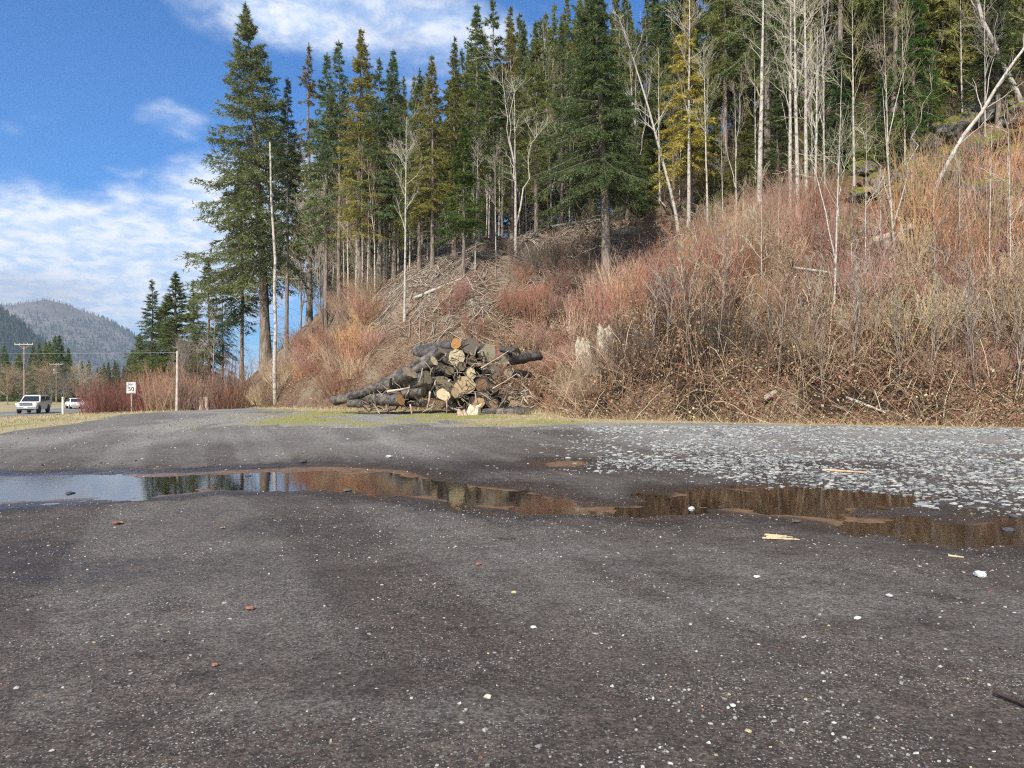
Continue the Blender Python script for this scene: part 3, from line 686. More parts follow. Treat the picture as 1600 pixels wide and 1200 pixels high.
def stick(name, label, cat, pts_, r0, r1, mat, group=None, shoots=0, seed=1, col=(.4, .34, .27), N=9):
    """one tapering limb through given points, with side twigs as its part"""
    p = np.array(pts_, float); t = np.linspace(0, 1, len(p)); T = np.linspace(0, 1, N); rng = np.random.default_rng(seed)
    P = np.stack([np.interp(T, t, p[:, k]) for k in range(3)], -1); L = np.linalg.norm(P[-1] - P[0]); P[1:-1] += rng.normal(size=(N - 2, 3)) * L * .0025
    o = P[0].copy(); P = P - o; Rr = r0 + (r1 - r0) * T; b = MB(); b.add(*tubes(P, Rr, 7)); b.add(P[-1] + np.array([[0, 0, 0], [.01, 0, 0], [0, .01, 0]]), [[0, 1, 2]])
    root = b.obj(name, mat, loc=tuple(o), smooth=True); tag(root, label, cat, group)
    if shoots:
        B1, r1_ = grow(rng, P[None], Rr[None], shoots, .3, .98, L * .16, .7, .1, .4, 6); r1_ = np.clip(r1_, .008, .04); b = MB(); b.add(*tubes(B1, r1_, 4))
        B2, r2 = grow(rng, B1, r1_, 5, .2, .95, L * .06, .6, .1, .6, 4); b.add(*tubes(B2, np.clip(r2, .006, .015), 3)); ch = b.obj('branches', M['twig'], root); ch.color = col + (1,)
    return root
def wpt(px, py, y): return ((px - 800) / F * y, y, CAM_H + (HZ - py) / F * y)
gx0, gy0, gz0 = ground_at(1428, 345)
stick('leaning_tree', 'long white trunk leaning right across the mossy rocks', 'tree', [(gx0, gy0, gz0 - .2), wpt(1500, 222, gy0), wpt(1562, 128, gy0), wpt(1640, 20, gy0)], .13, .05, M['bark_alder'], None, 8, 3)
gx0, gy0, gz0 = ground_at(1615, 200)
stick('leaning_tree', 'white birch like tree leaning left from the right edge, crossing another trunk', 'tree', [(gx0, gy0, gz0 - .2), wpt(1572, 110, gy0), wpt(1530, 20, gy0), wpt(1500, -80, gy0)], .17, .09, M['bark_alder'], None, 12, 4)
gy0 = 56.0; gx0 = (430 - 800) / F * gy0; gz0 = Hs(gx0, gy0)
sg = stick('snag', 'white dead topless trunk beside the largest fir', 'dead tree', [(gx0, gy0, gz0 - .2), wpt(430, 470, gy0), wpt(427, 340, gy0), wpt(422, 222, gy0)], .15, .06, M['bark_alder'], None, 0, 5)
rs = np.random.default_rng(6)

# far left conifers on the flat ground behind the red thicket, then the valley trees
for px, top, y, pr, lab, cl, wd in (
    (237, 436, 112, 'back', 'open topped fir, leftmost of the group behind the red thicket', 3, 1.6), (275, 424, 108, 'broad', 'fullest fir of the group behind the red thicket', 1, 1.6),
    (258, 470, 118, 'broad', 'low fir wedged between the two pointed firs behind the red thicket', 0, 1.7), (303, 436, 106, 'back', 'fir right of the fullest fir behind the red thicket', 0, 1.4),
    (326, 402, 104, 'slender', 'tall open fir nearest the largest fir on its left', 3, 1.5), (348, 428, 110, 'ragged', 'thin crowned fir behind the tall open fir', 3, 1.3),
    (218, 520, 125, 'broad', 'short dark fir at the left foot of the fir group', 1, 1.6), (206, 545, 150, 'broad', 'small dark fir farthest left behind the road sign', 5, 1.35)):
    x = (px - 800) / F * y; conifer(pr, x, y, CAM_H + (HZ - top) / F * y - Hs(x, y), lab, 'firs behind the red thicket', GREENS[cl], wide=wd)
bare('bush', (285 - 800) / F * 92, 92, 8.5, 'spreading leafless tree in front of the firs behind the red thicket', None, GREY)
for px, h in ((322, 9), (331, 13), (311, 8)): bare('slight', (px - 800) / F * 95, 95, h, 'slim pale trunk behind the red thicket', 'pale trunks behind the red thicket', PALE)
rv = np.random.default_rng(8)
for k in range(34):
    px = rv.uniform(-60, 215); y = rv.uniform(215, 300); top = np.interp(px, [-60, 0, 40, 90, 120, 215], [535, 540, 545, 522, 560, 575]) + rv.uniform(-4, 26)
    x = (px - 800) / F * y; z = Hs(x, y); conifer('far', x, y, max(CAM_H + (HZ - top) / F * y - z, 7), 'dark conifer in the valley treeline beyond the highway', 'conifers beyond the highway', GREENS[[1, 3, 5, 0][k % 4]], small=True, wide=1.05)
x = (92 - 800) / F * 205; conifer('far', x, 205, CAM_H + (HZ - 524) / F * 205 - Hs(x, 205), 'tallest dark conifer of the valley treeline, beside the utility poles', None, GREENS[5], small=True, wide=1.2)
for k in range(26):
    px = rv.uniform(120, 235); y = rv.uniform(360, 520); top = rv.uniform(560, 580); x = (px - 800) / F * y
    conifer('far', x, y, max(CAM_H + (HZ - top) / F * y - Hs(x, y), 8), 'distant conifer closing the valley behind the road sign', 'distant conifers closing the valley', GREENS[[1, 3, 5][k % 3]], small=True, wide=1.1)
for k, (px, y, top, c) in enumerate(((-15, 160, 566, TAN), (12, 155, 572, TAN), (35, 165, 578, GREY), (62, 160, 568, TAN), (80, 170, 572, GREY), (128, 175, 570, (.40, .34, .27)), (140, 180, 580, GREY), (150, 190, 590, TAN), (100, 185, 585, GREY))):
    x = (px - 800) / F * y; bare('bush', x, y, CAM_H + (HZ - top) / F * y - Hs(x, y), 'leafless bushy tree lining the far side of the highway', 'leafless trees along the highway', c, wide=1.5)

# ------------------------------------------------------------------ shrubs
def whip_mesh(seed, n, h, rad, fan, r0=.011, shoots=3, lowtwig=0):
    rng = np.random.default_rng(seed); a = rng.random(n) * 6.283; q = rad * np.sqrt(rng.random(n))
    base = np.stack([np.cos(a) * q, np.sin(a) * q, np.full(n, -.15)], -1); t = np.linspace(0, 1, 7)
    tilt = fan * (.25 + .9 * rng.random(n)) ; ta = a + rng.normal(size=n) * .7; L = h * (.45 + .55 * rng.random(n))
    d = np.stack([np.cos(ta) * np.sin(tilt), np.sin(ta) * np.sin(tilt), np.cos(tilt)], -1)
    P = base[:, None] + d[:, None] * (L[:, None] * t)[..., None]; P[..., 2] += .10 * L[:, None] * (t ** 2) * np.sin(tilt)[:, None]
    P = P + np.cumsum(rng.normal(size=P.shape), 1) * (.009 * L)[:, None, None]
    Rr = r0 * (.7 + .6 * rng.random(n))[:, None] * (1.05 - .8 * t); b = MB()
    c = (.7 + .6 * rng.random(n))[:, None] * np.stack([np.ones(n), .85 + .3 * rng.random(n), .8 + .4 * rng.random(n)], -1); v, f, cc = tubes(P, Rr, 3, c); b.add(v, f, cc)
    P2, R2 = grow(rng, P, Rr, shoots, .25, .95, h * .26, .5, .12, .65, 4); c2 = (.75 + .6 * rng.random(len(P2)))[:, None] * np.ones((1, 3)); v, f, cc = tubes(P2, np.maximum(R2, .0045), 3, c2); b.add(v, f, cc)
    P3, R3 = grow(rng, P2, R2, 2, .2, .95, h * .1, .5, .1, .8, 3); v, f, cc = tubes(P3, np.maximum(R3, .004), 3, np.repeat(c2, 2, 0)); b.add(v, f, cc)
    return b.mesh('shrub', M['stem'])
WH = [whip_mesh(50 + k, n, h, r, fn, r0, sh) for k, (n, h, r, fn, r0, sh) in enumerate((
    (66, 2.6, .8, .42, .017, 2), (54, 3.2, .9, .36, .019, 2), (76, 2.0, .9, .60, .014, 3), (44, 3.6, .7, .30, .021, 2), (84, 1.6, 1.0, .7, .012, 3), (56, 2.4, 1.1, .85, .016, 4)))]
RED = (.32, .155, .105); ORANGE = (.42, .235, .125); TANR = (.43, .31, .205); PINK = (.34, .20, .155); BROWN = (.25, .175, .12); MAROON = (.21, .09, .075); DKBR = (.10, .075, .06); OLIVE = (.27, .235, .13)
rsb = random.Random(9); 
def shrub(px=None, y=None, label='', group=None, col=RED, sc=1.0, m=None, x=None, dz=0.0):
    if x is None: x = (px - 800) / F * y
    o = link('shrub', WH[rsb.randrange(6) if m is None else m], None, (x, y, Hs(x, y) + dz)); o.rotation_euler = (0, 0, rsb.uniform(0, 6.28))
    s = sc * rsb.uniform(.85, 1.15); o.scale = (s, s, s * rsb.uniform(.9, 1.1))
    k = rsb.uniform(.8, 1.2); o.color = (col[0] * k, col[1] * k * rsb.uniform(.9, 1.12), col[2] * k, 1); tag(o, label, 'shrub', group); return o
def scatter(n, x0, x1, y0, y1, test, dmin, cols, label, group, sc, ms=None):
    k = 0; loc = []
    for _ in range(n * 60):
        if k >= n: break
        x = rsb.uniform(x0, x1); y = rsb.uniform(y0, y1); s = float(toe_s(np.array([x]), np.array([y]))[0]); px = 800 + x / y * F
        if not test(px, s, x, y) or (px > 980 and float(fbm(np.array([x]), np.array([y]), .5, 2, 141)[0]) < .35) or any((x - a) ** 2 + (y - c) ** 2 < dmin * dmin for a, c in loc): continue
        loc.append((x, y)); k += 1; f = (sc(px, s) if callable(sc) else sc) * rsb.choice((.7, .9, 1.0, 1.15))
        q = float(fbm(np.array([x]), np.array([y]), .23, 3, 131)[0]); q = min(max((q - .3) / .4 + rsb.uniform(-.16, .16), 0), .999)
        shrub(x=x, y=y, label=label, group=group, col=cols[int(q * len(cols))], sc=f, m=None if ms is None else rsb.choice(ms))
# thicket left of the bank, behind the pole
scatter(32, -40, -20, 54, 70, lambda px, s, x, y: 232 < px < 392 and s < 3, .9, [RED, BROWN, RED, PINK, RED], 'red brown shrub in the dense thicket behind the short pole', 'shrubs of the left red thicket', lambda px, s: np.interp(px, [230, 280, 330, 392], [1.15, 1.3, 1.25, 1.0]))
scatter(13, -36, -27, 50, 60, lambda px, s, x, y: 140 < px < 228, .7, [MAROON], 'maroon stemmed shrub round the speed sign', 'maroon shrubs round the sign', .9, [0, 2, 3])
# bank left of the log pile
scatter(22, -20, -7, 38, 58, lambda px, s, x, y: 470 < px < 600 and .5 < s < 6, 1.0, [ORANGE, TANR, ORANGE, PINK], 'bright orange stemmed shrub on the bank left of the log pile', 'orange shrubs left of the log pile', .74, [0, 2, 4, 2])
scatter(30, -22, -9, 42, 64, lambda px, s, x, y: 395 < px < 600 and .2 < s < 8, 1.0, [PINK, RED, BROWN, TANR], 'pinkish low shrub at the foot of the left bank', 'pinkish shrubs on the left bank', .85, [2, 4, 5])
# behind the pile and up to the dark fir
scatter(30, -5, 6.5, 37, 48, lambda px, s, x, y: 690 < px < 960 and 1 < s < 10, .85, [RED, PINK, RED, BROWN], 'red stemmed shrub on the slope behind the log pile', 'red shrubs behind the log pile', lambda px, s: np.interp(s, [1, 10], [.8, .75]), [0, 1, 2, 4])
scatter(14, -1, 7, 43, 52, lambda px, s, x, y: 765 < px < 930 and 10 < s < 16, .9, [DKBR, BROWN, DKBR], 'dark grey brown shrub heaped under the forest edge', 'dark shrubs under the forest edge', .8, [5, 2])
scatter(40, 3.5, 14, 31, 46, lambda px, s, x, y: 900 < px < 1200 and 4 < s < 17, .95, [RED, ORANGE, PINK, TANR, BROWN, ORANGE], 'tall tan orange whip shrub between the dark fir and the white trunks', 'tan orange shrubs right of the dark fir', lambda px, s: np.interp(s, [4, 13, 17], [.85, 1.0, .7]), [0, 1, 3])
scatter(50, 9, 34, 30, 56, lambda px, s, x, y: 1180 < px < 1640 and 6 < s < np.interp(px, [1180, 1320, 1400, 1640], [20, 17, 16, 16]), 1.15, [BROWN, PINK, RED, TANR, PINK], 'pinkish tan whip shrub on the upper right slope', 'pinkish tan shrubs on the right slope', .85, [0, 1, 3])
scatter(44, 4, 26, 25, 36, lambda px, s, x, y: 980 < px < 1640 and 2.0 < s < 7.5, 1.0, [DKBR, BROWN, PINK, BROWN, TANR], 'brown leafless shrub above the verge on the right', 'brown shrubs above the right verge', .78, [0, 5, 5, 4, 2])
scatter(20, 18, 38, 33, 56, lambda px, s, x, y: 1400 < px < 1660 and (5 < s < 14 or (12 < s < 21)), 1.2, [TANR, ORANGE, BROWN], 'tall ochre shrub at the right edge among the mossy rocks', 'ochre shrubs at the right edge', 1.3, [0, 1, 3])
scatter(22, -1, 6, 30, 36, lambda px, s, x, y: 800 < px < 1010 and .8 < s < 5, .8, [BROWN, TANR, PINK], 'low brown shrub on the bank right of the log pile', 'low shrubs right of the log pile', .6, [2, 4, 5])

# ------------------------------------------------------------------ brambles, litter, grass (nobody could count them)
rg = np.random.default_rng(15)
def rand_on(n, x0, x1, y0, y1, dens):
    x = rg.uniform(x0, x1, n); y = rg.uniform(y0, y1, n); k = rg.random(n) < dens(x, y); return x[k], y[k]
STY = ground_at(930, 582)[1] - .8
def bramble_d(x, y):
    s = toe_s(x, y); px = 800 + x / y * F
    return sstep(-.5, .4, s) * sstep(13, 5, s + (fbm(x, y, .4, 3, 91) - .5) * 6) * sstep(700, 840, px + 60 * (s < 3)) * (px < 1700) * (1 - (x < .9) * (y < 40) * (s < 1.6)) * sstep(.7, 1.4, np.hypot((px - 931) / F * y, (y - STY) / 2.2))
def hollow(x, y): return sstep(.44, .54, fbm(x * .8, y, .55, 3, 121)) * sstep(-.2, .4, toe_s(x, y)) * sstep(5, 3, toe_s(x, y))
def mound(x, y): return (.2 + 3.2 * fbm(x, y, .6, 3, 93) ** 2.1) * sstep(-.3, 1.2, toe_s(x, y))
x, y = rand_on(15000, -4, 26, 22, 44, bramble_d); n = len(x); z = H(x, y, False)
a = rg.random(n) * 6.283; L = .7 + 1.6 * rg.random(n); t = np.linspace(0, 1, 7); hh = (.4 + 1.0 * rg.random(n)) * (.3 + mound(x, y)); st = rg.random(n) < .8; L = np.where(st, L * .75, L)
P = np.stack([x[:, None] + np.cos(a)[:, None] * L[:, None] * t, y[:, None] + np.sin(a)[:, None] * L[:, None] * t, z[:, None] - .1 + np.where(st[:, None], L[:, None] * (.35 + 1.1 * rg.random((n, 1))) * (t - .28 * t ** 2), hh[:, None] * 4 * (t * (1.06 - t)) * .9) + .35 * (H(x + np.cos(a) * L, y + np.sin(a) * L, False) - z)[:, None] * t], -1)
cb_ = np.array([(.34, .20, .13), (.46, .31, .20), (.24, .14, .10), (.48, .37, .24), (.36, .17, .11), (.58, .49, .36)])[rg.integers(0, 6, n)]
b = MB(); v, f, c = tubes(P + np.cumsum(rg.normal(size=P.shape), 1) * .03, (.007 + .012 * rg.random(n) ** 2)[:, None] * (1.1 - .6 * t), 3, cb_); b.add(v, f, c)
x, y = rand_on(190000, -4, 27, 22, 45, bramble_d); n = len(x); hw_ = hollow(x, y); q = rg.random(n) ** .8; keep = (q > .68 * hw_) | (rg.random(n) < .07); x, y, q = x[keep], y[keep], q[keep]; n = len(x); zz = H(x, y, False) + mound(x, y) * q
pal = np.array([(.34, .22, .14), (.28, .17, .10), (.42, .30, .19), (.20, .11, .065), (.20, .21, .08), (.38, .27, .15), (.56, .46, .33), (.15, .17, .06)])
pk = rg.choice(8, n, p=[.2, .2, .14, .18, .08, .11, .04, .05]); c = pal[pk] * (.7 + .6 * rg.random(n))[:, None]
b.add(*leaflets(rg, np.stack([x, y, zz], -1), rg.normal(size=(n, 3)) * [1, 1, .8], *(lambda q: (.05 + .10 * q, .035 + .06 * q))(rg.random(n) ** 1.6), c, True))
kind(b.obj('bramble_undergrowth', M['litter']), 'stuff', 'brown brambles and dead leaves covering the lower bank on the right', 'undergrowth')
# fallen leaves and sticks over the slope
x, y = rand_on(120000, -26, 34, 24, 66, lambda x, y: sstep(.2, 1, toe_s(x, y)) * sstep(24, 12, toe_s(x, y))); n = len(x)
c = np.array([(.34, .21, .12), (.24, .13, .08), (.42, .29, .18), (.16, .09, .05), (.36, .19, .10)])[rg.integers(0, 5, n)] * (.7 + .6 * rg.random(n))[:, None]
b = MB(); b.add(*leaflets(rg, np.stack([x, y, H(x, y) + .02 + .10 * rg.random(n)], -1), rg.normal(size=(n, 3)) * [1, 1, .45], .07 + .07 * rg.random(n), .06 + .04 * rg.random(n), c, True))
x, y = rand_on(11000, -22, 14, 34, 62, lambda x, y: sstep(2, 5, toe_s(x, y)) * sstep(24, 14, toe_s(x, y)) * (fbm(x, y, .3, 3, 97) > .36)); n = len(x)
a = rg.random(n) * 6.283; L = .5 + 1.9 * rg.random(n) ** 2; t = np.linspace(-.5, .5, 4)
P = np.stack([x[:, None] + np.cos(a)[:, None] * L[:, None] * t, y[:, None] + np.sin(a)[:, None] * L[:, None] * t, np.zeros((n, 4))], -1)
P[..., 2] = H(P[..., 0].ravel(), P[..., 1].ravel(), False).reshape(n, 4) + .06 + .2 * rg.random((n, 1)) + rg.normal(size=(n, 4)) * .04
c = np.array([(.40, .35, .29), (.30, .24, .19), (.22, .16, .12), (.46, .41, .34)])[rg.integers(0, 4, n)]; v, f, c = tubes(P, np.tile((.012 + .02 * rg.random(n) ** 2)[:, None], (1, 4)), 4, c); b.add(v, f, c)
kind(b.obj('leaf_litter', M['litter']), 'stuff', 'fallen leaves and broken sticks strewn over the cleared slope', 'leaf litter')
# dead brush between the trunks
x, y = rand_on(60000, -30, 40, 36, 100, lambda x, y: sstep(-1, 2, toe_s(x, y) - np.interp(800 + x / y * F, [420, 500, 600, 800, 900, 1000, 1200, 1600], [4, 9, 15, 18, 15, 13, 24, 30])) * (.25 + .75 * (fbm(x, y, .35, 3, 99) > .45)) * (np.abs(x) < y * .8) * .55); n = len(x)
a = rg.random(n) * 6.283; L = .5 + 2.2 * rg.random(n) ** 1.5; ti = rg.random(n) * 1.2; t = np.linspace(0, 1, 4)
d = np.stack([np.cos(a) * np.sin(ti), np.sin(a) * np.sin(ti), np.cos(ti)], -1); P = np.stack([x, y, H(x, y, False) - .05], -1)[:, None] + d[:, None] * (L[:, None] * t)[..., None] + rg.normal(size=(n, 4, 3)) * .08; P[..., 2] -= .12 * L[:, None] * t ** 2
c = np.array([(.12, .085, .06), (.20, .15, .11), (.08, .06, .045), (.26, .21, .16)])[rg.integers(0, 4, n)]; b = MB(); v, f, c = tubes(P, (.010 + .014 * rg.random(n))[:, None] * (1.1 - .7 * t), 3, c); b.add(v, f, c)
kind(b.obj('forest_understory', M['litter']), 'stuff', 'dead grey brown brush between the trunks at the forest edge', 'undergrowth')
# grass
def blades(n, x0, x1, y0, y1, dens, hmin, hmax, pal, lean=.6):
    x, y = rand_on(n, x0, x1, y0, y1, dens); n = len(x); c = np.array(pal)[rg.integers(0, len(pal), n)] * (.75 + .5 * rg.random(n))[:, None]
    hh = (hmin + (hmax - hmin) * rg.random(n) ** 1.7)
    return leaflets(rg, np.stack([x, y, H(x, y) - .01], -1), np.stack([rg.normal(size=n) * lean, rg.normal(size=n) * lean, np.ones(n)], -1), hh, .006 + .012 * rg.random(n), c, True)
STRAW = [(.58, .47, .28), (.50, .39, .23), (.64, .54, .36), (.40, .30, .17)]; GRN = [(.17, .23, .05), (.24, .28, .07), (.13, .19, .045)]
b = MB()
tf = lambda x, y: verge(x, y) * (fbm(x, y, 1.1, 3, 101) > .40) * (toe_s(x, y) < .8)
b.add(*blades(60000, -44, -11, 20, 74, lambda x, y: tf(x, y) * sstep(17, 13, polydist(x, y, LOT_EDGE, False)), .05, .22, STRAW))
b.add(*blades(50000, -13, 22, 22, 48, lambda x, y: tf(x, y) * sstep(3.6, 1.0, -toe_s(x, y)), .06, .32, STRAW))
b.add(*blades(42000, -10, 26, 20, 44, lambda x, y: sstep(-1.6, -.6, toe_s(x, y)) * sstep(1.2, .3, toe_s(x, y)) * (fbm(x, y, 1.3, 3, 103) > .30), .12, .5, STRAW + [(.40, .27, .16)], .8))
b.add(*blades(40000, -12, 4, 23, 48, lambda x, y: np.maximum(verge(x, y) * .7, sstep(.4, .56, fbm(x, y, .55, 3, 151)) * (y > 24.5)) * (toe_s(x, y) < -1) * sstep(4, 1, x), .02, .07, GRN[1:2] + STRAW[:2] + [(.33, .34, .09)]))
b.add(*blades(12000, -34, -15, 22, 60, lambda x, y: tf(x, y) * (fbm(x, y, .3, 2, 105) > .60), .08, .26, GRN))
b.add(*blades(500, 5, 12, 9, 18, lambda x, y: (fbm(x, y, 1.3, 2, 107) > .72) * 1.0, .02, .06, GRN))
kind(b.obj('verge_grass', M['grass']), 'stuff', 'straw coloured and green grass along the gravel edges', 'grass')

# ------------------------------------------------------------------ loose stone
STC = np.array([(.27, .275, .265), (.21, .215, .21), (.34, .345, .33), (.15, .155, .16), (.37, .36, .31), (.10, .10, .105)])
def rocky(x, y):
    px = 800 + x / y * F; py = HZ + 1.45 * F / y; e = (fbm(x, y, .8, 3, 111) - .5) * 2.4
    d = sstep(.2, 3.5, x - np.interp(y, [7, 9, 11, 13, 16, 20, 25], [8.6, 6.3, 4.8, 1.7, .3, .2, -.5]) + e) * sstep(.5, 1.5, -toe_s(x, y))
    return d * (.12 + .88 * sstep(.33, .56, fbm(x, y, .7, 3, 113))) * np.where(pud_sd(x, y) < .05, .25, 1)
b = MB()
x, y = rand_on(64000, -1, 19, 8.2, 25, rocky); n = len(x); sz = .014 + .06 * rg.random(n) ** 2.6
b.add(*stones(rg, x, y, H(x, y) + sz * .02, sz, .36, STC[rg.choice(6, n, p=[.25, .2, .2, .15, .1, .1])] * (.8 + .4 * rg.random(n))[:, None]))
kind(b.obj('crushed_stone', M['stone']), 'stuff', 'pale crushed stone spread over the right side of the lot', 'gravel')
b = MB()
PBC = np.array([(.12, .115, .11), (.20, .195, .19), (.33, .32, .30), (.42, .41, .38), (.24, .10, .07), (.40, .34, .20), (.07, .065, .065)])
dn = lambda x, y: (np.clip(3.2 / y, .10, 1)) * (.12 + .88 * sstep(.38, .66, fbm(x, y, .8, 4, 117))) * (np.abs(x) < y * .72) * (pud_sd(x, y) > .03)
x, y = rand_on(170000, -11, 11, 2.4, 15, dn); n = len(x); sz = .003 + .010 * rg.random(n) ** 2.8
b.add(*stones(rg, x, y, H(x, y) + sz * .2, sz, .6, PBC[rg.choice(7, n, p=[.32, .24, .15, .07, .012, .018, .19])] * (.8 + .4 * rg.random(n))[:, None]))
x, y = rand_on(16000, -9, 9, 2.6, 11, lambda x, y: .5 * np.clip(4 / y, .2, 1) * (.15 + .85 * sstep(.45, .68, fbm(x, y, .9, 4, 161))) * (np.abs(x) < y * .74) * (pud_sd(x, y) > .05)); n = len(x); sz = .006 + .010 * rg.random(n) ** 2
b.add(*stones(rg, x, y, H(x, y) + sz * .1, sz, .5, PBC[rg.choice(7, n, p=[.24, .30, .22, .10, .02, .03, .09])] * (.8 + .4 * rg.random(n))[:, None]))
x, y = rand_on(9000, -20, 16, 14, 36, lambda x, y: (toe_s(x, y) < -.3) * (.2 + .8 * (fbm(x, y, .5, 3, 119) > .5))); n = len(x); sz = .010 + .025 * rg.random(n) ** 3
b.add(*stones(rg, x, y, H(x, y) + sz * .2, sz, .6, PBC[rg.choice(7, n, p=[.2, .3, .2, .12, .03, .03, .12])]))
kind(b.obj('loose_gravel', M['stone']), 'stuff', 'small loose pebbles scattered over the dark lot', 'gravel')

# ------------------------------------------------------------------ log pile
def logmat():
    m, g = mat_new('wet_log_bark'); tc = g.n('ShaderNodeTexCoord').outputs['Object']
    v = g.vmath('MULTIPLY', tc, (7, 7, 7)).outputs[0]; n = g.noise(v, 1.0, 5, .65, .8); n2 = g.noise(tc, 1.3, 4, .6)
    c = g.mix(g.ramp(n, .35, .68), (.024, .020, .018), (.13, .115, .105)); c = g.mix(g.ramp(n2, .5, .7), c, (.22, .19, .155))
    finish(g, c, .6, .4, n, .7, bdist=.03); return m
def endmat():
    m, g = mat_new('sawn_log_end'); tc = g.n('ShaderNodeTexCoord').outputs['Object']; oc = g.n('ShaderNodeObjectInfo').outputs['Color']
    ln = g.vmath('LENGTH', tc).outputs['Value']; n = g.noise(tc, 7, 4, .65)
    w = g.math('SINE', g.math('ADD', g.math('MULTIPLY', ln, 150), g.math('MULTIPLY', n, 6)))
    c = g.mix(g.ramp(w, -1, 1), (.72, .70, .66), (1.15, 1.12, 1.05)); c = g.mix(1, oc, c, 'MULTIPLY')
    c = g.mix(g.ramp(g.noise(tc, 5.0, 5, .75), .44, .8), c, (.12, .092, .062)); c = g.mix(g.ramp(g.noise(g.vmath('MULTIPLY', tc, (9, 9, 9)).outputs[0], 1.0, 6, .8), .56, .74), c, (.06, .045, .035)); finish(g, c, .9, .15, n, .5, bdist=.03); return m
M['log'] = logmat(); M['logend'] = endmat()
rl = np.random.default_rng(21)
def log(px, py, rp, label, L=4.5, col=(.46, .37, .25), yaw=None, pitch=0.0, dY=0.0, tilt=0.0, brk=False):
    Y = 32.6; z = CAM_H + (HZ - py) / F * Y
    Y = 32.6 + max(0, z - .75) * .62 + dY; x = (px - 800) / F * Y; z = CAM_H + (HZ - py) / F * Y; r = rp / F * Y
    yaw = .30 + rl.normal() * .14 if yaw is None else yaw            # axis runs away and to the left
    ax = np.array([-math.sin(yaw) * math.cos(pitch), math.cos(yaw) * math.cos(pitch), math.sin(pitch)])
    K, N = 16, 9; t = np.linspace(0, 1, N); U = norm(np.cross(ax, [0, 0, 1.])); V = np.cross(U, ax)
    a = np.arange(K) * 2 * np.pi / K; ir = 1 + .10 * np.sin(a * 2 + rl.random() * 6) + .06 * rl.normal(size=K); tilt = tilt + rl.normal() * .22
    rr = r * (1 - .22 * t)[:, None] * ir[None] * (1 + .025 * rl.normal(size=(N, K)))
    ring = np.cos(a)[:, None] * U + np.sin(a)[:, None] * V
    P = rr[..., None] * ring[None] + (ax * L * t[:, None] + rl.normal(size=(N, 3)) * .012)[:, None]
    P[0] += ax * (tilt * np.sin(a) * r)[:, None]
    if brk: P[0] += ax * (rl.random(K) * r * 1.6)[:, None]
    idx = np.arange(N * K).reshape(N, K); q = np.stack([idx[:-1], np.roll(idx[:-1], -1, 1), np.roll(idx[1:], -1, 1), idx[1:]], -1).reshape(-1, 4)
    b = MB(); b.add(P.reshape(-1, 3), q); e = np.concatenate([P[-1], P[-1].mean(0)[None]]); b.add(e, [[k, (k + 1) % K, K] for k in range(K)])
    o = b.obj('cut_log', M['log'], loc=(x, y_ := Y, z), smooth=True); tag(o, label, 'log', 'logs of the roadside pile')
    c = P[0].mean(0); e = np.concatenate([c[None], c + (P[0] - c) * .55, P[0] * .985 + c * .015]); e = e - ax * .006; e[0] -= ax * .004
    f3 = [[0, 1 + (k + 1) % K, 1 + k] for k in range(K)]; f4 = [[1 + k, 1 + (k + 1) % K, 1 + K + (k + 1) % K, 1 + K + k] for k in range(K)]
    b = MB(); b.add(e, f3); b.add(e, f4); en = b.obj('cut_end', M['logend'], o); en.color = tuple(col) + (1,)
    return o
TANW = (.42, .325, .20); OLD = (.22, .185, .13); ORG = (.44, .235, .09); PALEW = (.52, .44, .29)
